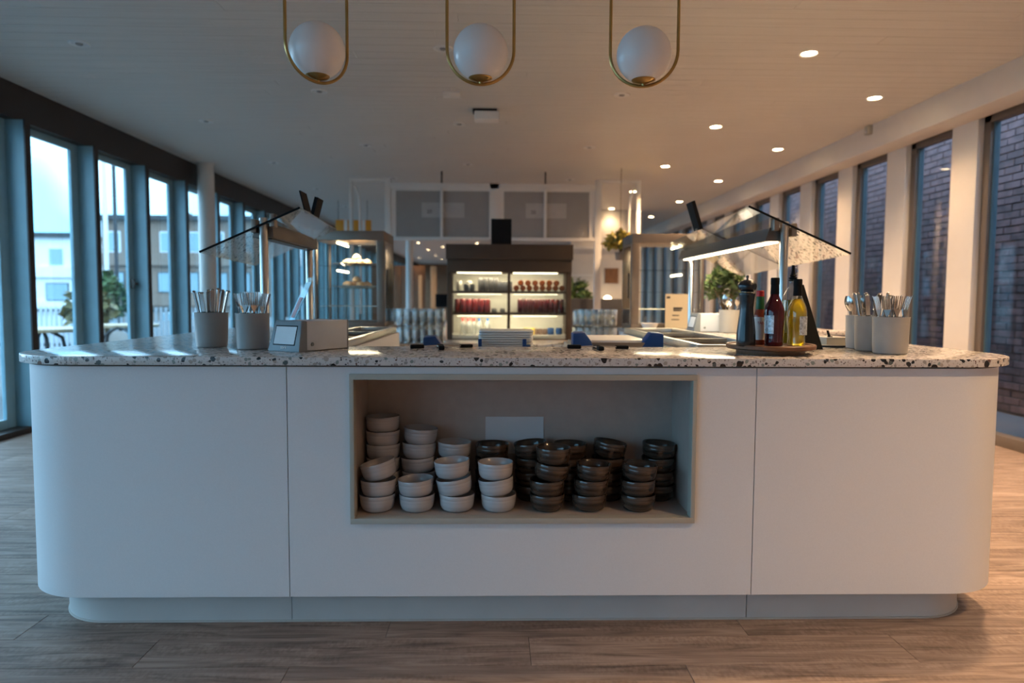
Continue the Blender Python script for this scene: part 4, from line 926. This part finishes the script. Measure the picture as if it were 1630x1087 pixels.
part('speaker_body', MB().box(-.105, .105, 0, .16, 0, .262), M['black'], t, .004); part('speaker_grille', MB().box(-.095, .095, -.004, 0, .012, .25), M['black'], t)
# drinks
def can_me(r, h, m):
    me = MB().lathe([(0, .002), (r*.8, 0), (r, .008), (r, h-.012), (r*.82, h), (r*.80, h-.003), (0, h-.004)], 16).mesh('can'); me.materials.append(M[m]); return me
def row(px0, px1, n, y, z, me, nm, label, group, cat='can', rows=1):
    xa, xb = X_at(px0, 480, y), X_at(px1, 480, y)
    for r_ in range(rows):
        for i in range(n):
            o = bpy.data.objects.new(nm, me); COL.objects.link(o); o.location = (xa + (xb-xa)*i/max(1, n-1), y + r_*.075, z+.001); tag(o, label + (', %s from the left' % LFT[i]) + ('' if r_ == 0 else ', behind'), cat, group)
fy = 7.16
row(731, 747, 2, fy, zs[2], can_me(.028, .105, 'white_can'), 'can', 'pale can at the left of the fridge top shelf', 'pale cans in the fridge')
row(742, 752, 2, fy-.06, zs[2], can_me(.024, .07, 'grey_can'), 'can', 'short grey can at the left of the fridge top shelf', 'short grey cans in the fridge')
row(765, 789, 4, fy, zs[2], can_me(.027, .135, 'grey_can'), 'can', 'tall grey can in the middle of the fridge top shelf', 'tall grey cans in the fridge')
row(796, 812, 4, fy, zs[2], can_me(.024, .10, 'grey_can'), 'can', 'small grey can by the centre bar of the fridge top shelf', 'small grey cans in the fridge')
row(728, 776, 6, fy, zs[1], can_me(.031, .142, 'red'), 'can', 'bright red can on the left of the fridge middle shelf', 'red cans in the fridge', rows=2)
row(787, 800, 2, fy, zs[1], can_me(.026, .045, 'grey_can'), 'can', 'low tin beside the red cans on the middle shelf', 'low tins in the fridge')
row(828, 894, 9, fy, zs[1], can_me(.0265, .142, 'dark_red'), 'can', 'dark red can on the right of the fridge middle shelf', 'dark red cans in the fridge', rows=2)
row(853, 868, 3, fy, zs[0], can_me(.026, .062, 'brown_can'), 'can', 'brown tin at the right of the fridge bottom shelf', 'brown tins in the fridge')
row(877, 890, 2, fy, zs[0], can_me(.036, .072, 'blue_can'), 'can', 'blue can at the right end of the fridge bottom shelf', 'blue cans in the fridge')
row(838, 848, 2, fy, zs[0], can_me(.03, .07, 'yellow'), 'can', 'yellow tin on the fridge bottom shelf', 'yellow tins in the fridge')
am = MB().lathe([(0, 0), (.026, .002), (.030, .012), (.030, .09), (.014, .13), (.012, .17), (0, .17)], 18, mat=Matrix.Rotation(-PI/2, 4, 'X')).mesh('bottle'); am.materials.append(M['amber'])
for lev, (n, pa, pb_) in enumerate(((8, 822, 895), (6, 829, 886))):
    xa, xb = X_at(pa, 450, 7.14), X_at(pb_, 450, 7.14)
    for i in range(n):
        o = bpy.data.objects.new('bottle', am); COL.objects.link(o); o.location = (xa+(xb-xa)*i/(n-1), 7.12, zs[2]+.0315+lev*.053); tag(o, 'amber bottle lying on its side on the fridge top shelf, %s layer, %s from left' % ('lower' if lev == 0 else 'upper', LFT[i]), 'bottle', 'amber bottles lying in the fridge')
def water(px, cap, label):
    t = thing('water_bottle', label, 'bottle', (X_at(px, 510, 7.14), 7.14, zs[0]+.001), 0, 'water bottles in the fridge')
    part('bottle_body', MB().lathe([(0, 0), (.026, 0), (.029, .005), (.029, .09), (.024, .115), (.012, .135), (.012, .145), (0, .145)], 18), M['clear_bottle'], t)
    part('cap', MB().lathe([(0, .143), (.0145, .143), (.0145, .168), (0, .168)], 14), M[cap], t)
for i, px in enumerate((737, 746, 754)): water(px, 'cap_red', 'red-capped water bottle on the fridge bottom shelf, %s from the left' % ('first', 'second', 'third')[i])
for i, px in enumerate((763, 776)): water(px, 'blue_can', 'blue-capped water bottle on the fridge bottom shelf, %s from the left' % ('first', 'second')[i])

# ------------------------------------------------------------------ white gantry frame with grey panels
GY = 9.2
t = thing('gantry_frame', 'white steel gantry with grey panels above the drinks fridge', 'frame', (0, GY, 0))
gx = [X_at(p, 300, GY) for p in (555, 617, 787, 953, 1020)]
def post(xa, xb, z0_, z1_, nm='post', y0_=0, y1_=.06): return part(nm, MB().box(xa, xb, y0_, y1_, z0_, z1_), M['white_paint'], t, .003)
GT, GM, GB = 2.70, 2.64, 1.905
post(gx[0], gx[0]+.045, 0, GT); post(gx[4]-.05, gx[4], 0, GT); post(gx[1]-.04, gx[1]+.04, 0, GT); post(gx[3]-.045, gx[3]+.045, 0, GT)
post(gx[2]-.063, gx[2]+.063, GB, GM)
post(gx[0]+.045, gx[1]-.04, GT-.045, GT, 'top_bar'); post(gx[3]+.045, gx[4]-.05, GT-.045, GT, 'top_bar'); post(gx[1]+.04, gx[3]-.045, GM-.07, GM, 'top_bar')
post(gx[1]+.04, gx[2]-.063, GB-.02, GB+.025, 'bottom_bar'); post(gx[2]+.063, gx[3]-.045, GB-.02, GB+.025, 'bottom_bar')
for (a, b_, px) in ((gx[1]+.04, gx[2]-.063, 703), (gx[2]+.063, gx[3]-.045, 868)):
    part('grey_panel', MB().box(a+.06, b_-.01 if px < 800 else b_-.07, .030, .045, GB+.025, GM-.09), M['grey_panel'], t)
    part('panel_edge', MB().box(a, b_, .02, .05, GM-.10, GM-.07).box(a, a+.065, .02, .05, GB+.025, GM-.10), M['white_paint'], t)
    if px > 800: part('panel_edge', MB().box(b_-.075, b_, .02, .05, GB+.025, GM-.10), M['white_paint'], t)
    xm = X_at(px, 340, GY); post(xm-.019, xm+.019, GB+.025, GM-.07, 'mullion', -.01, .02)
    part('hanger', MB().tube([(xm, .03, GM), (xm, .03, CEIL)], .012, 8), M['steel_dark'], t)
    c0 = X_at(671 if px < 800 else 837, 335, GY); c1_ = X_at(739 if px < 800 else 902, 335, GY)
    s = part('printed_notice', MB().box(c0, c1_, .026, .030, 2.19, 2.385), M['sign_print'], t)
    lettering('20', .07, M['ink'], s, (c0+.10, .0255, 2.245), (PI/2, 0, 0), name='print')
for (xx, s) in ((gx[0]+.055, 1), (gx[4]-.06, -1)):
    part('curved_conduit', MB().tube([(xx, .03, 2.60), (xx+s*.035, .03, 2.58), (xx+s*.075, .03, 2.45), (xx+s*.085, .03, 2.25), (xx+s*.085, .03, .9)], .016, 8), M['white_paint'], t)

# hanging flowers on the right case, back area --------------------------------
pz = at(987, 414, 8.9)
hp = plant('hanging_plant', (pz.x, 8.9, pz.z), .19, .36, 520, M['leaf_gold'], 'golden leafy plant hanging beside the right glass case', seed=5, ls=.09, droop=.2, potr=.07)
part('cord', MB().tube([(0, 0, .05), (0, 0, CEIL-pz.z)], .004, 6), M['stem'], hp)
t = thing('column', 'round white column standing at the left windows', 'column', (-3.70, 8.87, 0)); part('shaft', MB().lathe([(0, 0), (.10, 0), (.10, CEIL-.0), (0, CEIL)], 32), M['white_paint'], t); part('collar', MB().lathe([(.10, CEIL-.02), (.112, CEIL-.02), (.112, CEIL), (.10, CEIL)], 32), M['white_paint'], t)
t = thing('column', 'slim white column seen between left pastry case and fridge', 'column', (X_at(652, 450, 12.2), 12.2, 0)); part('shaft', MB().lathe([(0, 0), (.065, 0), (.065, CEIL), (0, CEIL)], 24), M['white_paint'], t); part('collar', MB().lathe([(.065, 0), (.075, 0), (.075, .04), (.065, .05)], 24), M['white_paint'], t)
for i, (px, w, h, m, lb) in enumerate(((669, .10, 1.75, 'wood_pale', 'pale wooden post far back, left of the pair'), (690, .16, 2.0, 'wood_pale', 'thicker pale wooden post far back beside the fridge'))):
    t = thing('wooden_post', lb, 'post', (X_at(px, 460, 19), 19, 0)); part('shaft', MB().box(-w/2, w/2, 0, w, .03, h), M[m], t, .01); part('foot', MB().box(-w/2-.02, w/2+.02, -.02, w+.02, 0, .03), M['steel_dark'], t)
t = thing('partition', 'dark brown wooden partition far back behind the slim column', 'partition', (X_at(648, 460, 21), 21, 0))
for k in range(6): part('board', MB().box(-1.6+k*.36, -1.6+k*.36+.35, 0, .05, 0, 2.1), M['wood_brown'], t, .004)
t = thing('light_panel', 'orange glowing banner beyond the left pastry case', 'banner', (X_at(566, 360, 12), 12, 2.1)); part('banner_cloth', MB().box(-.35, .27, 0, .03, .05, .36), M['orange'], t, .01)
for sxx in (-.17, .14): part('white_stripe', MB().box(sxx-.03, sxx+.03, -.006, 0, .05, .36), M['white_gloss'], t)
part('banner_cord', MB().tube([(-.3, .015, .36), (-.3, .015, CEIL-2.1)], .004, 6).tube([(.2, .015, .36), (.2, .015, CEIL-2.1)], .004, 6), M['black'], t)
# cream partition with shelf, art and lamp at the right rear
PW = 13.0; pxa = X_at(908, 430, PW)
t = thing('wall_partition', 'cream partition wall at the right rear of the hall', 'wall', (0, PW, 0), kind='structure')
part('plaster', MB().box(pxa, 2.75, 0, .12, 0, CEIL), M['wall_white'], t); part('cornice', MB().box(pxa, 2.75, -.02, 0, 2.05, 2.10).box(pxa, pxa+.42, -.02, 0, 1.55, 1.58), M['white_gloss'], t)
t = thing('wall_panel', 'dark brown wooden picture panel on the cream partition', 'picture', (X_at(973, 439, PW), PW-.03, Z_at(973, 439, PW)))
part('picture_board', MB().box(-.125, .125, 0, .028, -.13, .13), M['wood_brown'], t); part('picture_edge', MB().box(-.135, .135, .005, .03, -.14, -.13).box(-.135, .135, .005, .03, .13, .14), M['wood_brown'], t)
p = at(967, 477, 12.6)
t = thing('table_lamp', 'small glowing ball lamp before the cream partition', 'lamp', (p.x, 12.6, 0)); part('bulb', MB().sphere((0, 0, p.z), .075, 20, 12), M['lamp_glow'], t); part('stand', MB().tube([(0, 0, .01), (0, 0, p.z-.07)], .012, 8).lathe([(0, 0), (.12, 0), (.12, .012), (0, .012)], 20), M['black'], t)
def chair(x, y, rz, m, label):
    t = thing('lounge_chair', label, 'chair', (x, y, 0), rz, 'chairs at the rear')
    part('seat', MB().box(-.24, .24, -.24, .24, .42, .48), M[m], t, .02); part('backrest', MB().hexa([(-.23, .19, .48), (.23, .19, .48), (.23, .24, .48), (-.23, .24, .48), (-.22, .27, 1.12), (.22, .27, 1.12), (.22, .31, 1.12), (-.22, .31, 1.12)]), M[m], t, .02)
    for sx_ in (-1, 1):
        for sy_ in (-1, 1): part('leg', MB().tube([(sx_*.2, sy_*.2, .43), (sx_*.23, sy_*.23, 0)], .014, 8), M['black'], t)
chair(X_at(930, 480, 11.2), 11.2, PI, 'fabric_pale', 'pale upholstered chair seen over the right glasses'); chair(X_at(950, 480, 12.0)+.25, 12.0, PI-.2, 'fabric_dark', 'dark upholstered chair beside the pale one at the rear'); chair(X_at(914, 480, 10.2), 10.2, PI+.2, 'fabric_dark', 'dark upholstered chair nearest the fridge at the rear')
plant('potted_palm', (X_at(918, 470, 12.0), 12.0, 0), .32, 1.45, 300, M['leaf'], 'small green plant against the cream partition', seed=9, ls=.16)
t = thing('monitor', 'small dark screen on a stand far left of the fridge', 'screen', (X_at(704, 472, 14), 14, 0)); part('screen', MB().box(-.14, .14, 0, .03, .93, 1.2), M['black'], t, .004); part('stand', MB().box(-.02, .02, .01, .03, .02, .93).box(-.14, .14, -.1, .12, 0, .02), M['steel_dark'], t)

# ------------------------------------------------------------------ outside, left: terrace, fence, buildings
g = part('floor_terrace', MB().box(-16, -4.08, -8, 40, -.2, -.03), M['paving']); tag(g, 'grey paved terrace outside the left windows', 'terrace', kind='structure')
g = part('ground', MB().box(-140, -16, -60, 160, -2.2, -2.0).box(-16, 60, 40, 160, -2.2, -2.0), M['paving']); tag(g, 'grey ground beyond the terrace', 'ground', kind='structure')
t = thing('slat_fence', 'pale vertical slat fence at the terrace edge', 'fence', (0, 14, 0))
sl_me = MB().box(-.03, .03, 0, .02, .05, .90).mesh('slat', .003, segs=1)
for k in range(60): link('slat', sl_me, M['slat_pale'], t, (-11.6+k*.1, 0, 0))
part('rail', MB().box(-11.7, -5.6, .02, .06, .80, .86), M['roof_dark'], t); part('rail', MB().box(-11.7, -5.6, .02, .06, .10, .16), M['roof_dark'], t)
def ttable(x, y, r, label):
    t = thing('terrace_table', label, 'table', (x, y, -.03)); part('table_top', MB().lathe([(0, .735), (r-.01, .735), (r, .742), (r, .768), (r-.01, .775), (0, .775)], 40), M['wood_pale'], t)
    for k in range(4):
        a = PI/4+k*PI/2; c, s = math.cos(a), math.sin(a); part('leg', MB().tube([(c*.08, s*.08, .735), (c*.2, s*.2, .66), (c*.24, s*.24, .45), (c*.22, s*.22, .2), (c*.30, s*.30, 0)], .02, 8), M['roof_dark'], t)
ttable(-5.25, 8.0, .48, 'round wooden terrace table outside the first left window'); ttable(-4.98, 9.25, .42, 'round wooden terrace table outside the second left window')
def tchair(x, y, rz, label):
    t = thing('terrace_chair', label, 'chair', (x, y, -.03), rz); part('seat', MB().lathe([(0, .43), (.2, .43), (.21, .45), (0, .46)], 24), M['wood_pale'], t)
    part('back_hoop', MB().tube([(.2*math.cos(a), .2*math.sin(a)+.02, .44+.3*math.sin(a)) for a in [PI*i/12 for i in range(13)]], .014, 8), M['roof_dark'], t); part('back_pad', MB().lathe([(0, -.012), (.11, -.01), (.11, .01), (0, .012)], 20, mat=Matrix.Translation((0, .2, .60)) @ Matrix.Rotation(PI/2, 4, 'X')), M['fabric_pale'], t)
    for sx_ in (-1, 1):
        for sy_ in (-1, 1): part('leg', MB().tube([(sx_*.13, sy_*.13, .43), (sx_*.19, sy_*.19, 0)], .012, 6), M['roof_dark'], t)
tchair(-4.75, 8.62, math.radians(20), 'terrace chair with pale round back by the second table'); tchair(-5.75, 7.55, math.radians(120), 'terrace chair beside the first outdoor table')
plant('terrace_shrub', (-7.45, 13.2, -.03), .42, 1.6, 500, M['leaf'], 'bushy green shrub in a pot on the terrace', seed=21, ls=.16); plant('terrace_grass', (-7.0, 11.9, -.03), .34, 1.3, 400, M['leaf_straw'], 'straw-coloured ornamental grass on the terrace', seed=22, ls=.22)
for (x, y, m, lb) in ((-8.3, 14.8, 'render_white', 'slim white lamp post beyond the terrace'), (-9.3, 17.0, 'roof_dark', 'dark slim post beyond the terrace')):
    t = thing('lamp_post', lb, 'post', (x, y, -.03)); part('pole', MB().tube([(0, 0, 0), (0, 0, 5.2)], .045, 10), M[m], t); part('foot_plate', MB().box(-.12, .12, -.12, .12, 0, .02), M[m], t); part('lamp_head', MB().box(-.08, .35, -.06, .06, 5.15, 5.25), M[m], t, .01)
def building(x0, x1, y, z1, mwall, label, cols, rows, rh, zt, roof=True):
    t = thing('building', label, 'building', ((x0+x1)/2, y, -2.0)); w = (x1-x0)/2; h = z1+2.0
    part('wall', MB().box(-w, w, 0, 10, 0, h), M[mwall], t)
    if roof:
        rf = part('roof', MB().box(-w-.3, w+.3, -.5, 10.3, h, h+.35), M['roof_dark'], t)
        part('vent', MB().box(w*.25, w*.25+.5, 2, 2.5, h+.35, h+.8), M['roof_dark'], rf); part('vent', MB().box(-w*.1, -w*.1+.5, 2, 2.5, h+.35, h+.8), M['roof_dark'], rf)
    for r in range(rows):
        zc = h - zt - r*rh
        if zc < .5: break
        part('ledge', MB().box(-w, w, -.35, 0, zc-1.75, zc-.85), M[mwall], t)
        for c in range(cols):
            xc = -w + (c+.5)*2*w/cols; ww = (2*w/cols)*(.32 if (r+c) % 2 else .2)
            f = part('window', MB().box(xc-ww-.08, xc+ww+.08, -.06, 0, zc-.78, zc+.78), M['roof_dark' if r % 2 else 'render_white'], t); part('pane', MB().box(xc-ww, xc+ww, -.09, -.06, zc-.7, zc+.7), M['far_glass'], f)
building(-62, -36.5, 60, 6.2, 'render_white', 'white modern apartment block with dark flat roof outside the left windows', 9, 3, 3.0, 1.7)
building(-29.5, -18, 52, 6.8, 'render_brown', 'brown building seen through the second left window', 6, 3, 3.0, 1.6)
building(-16.5, -6.5, 56, 7.5, 'render_white', 'pale block far behind seen through the farther left windows', 6, 3, 3.0, 1.6)
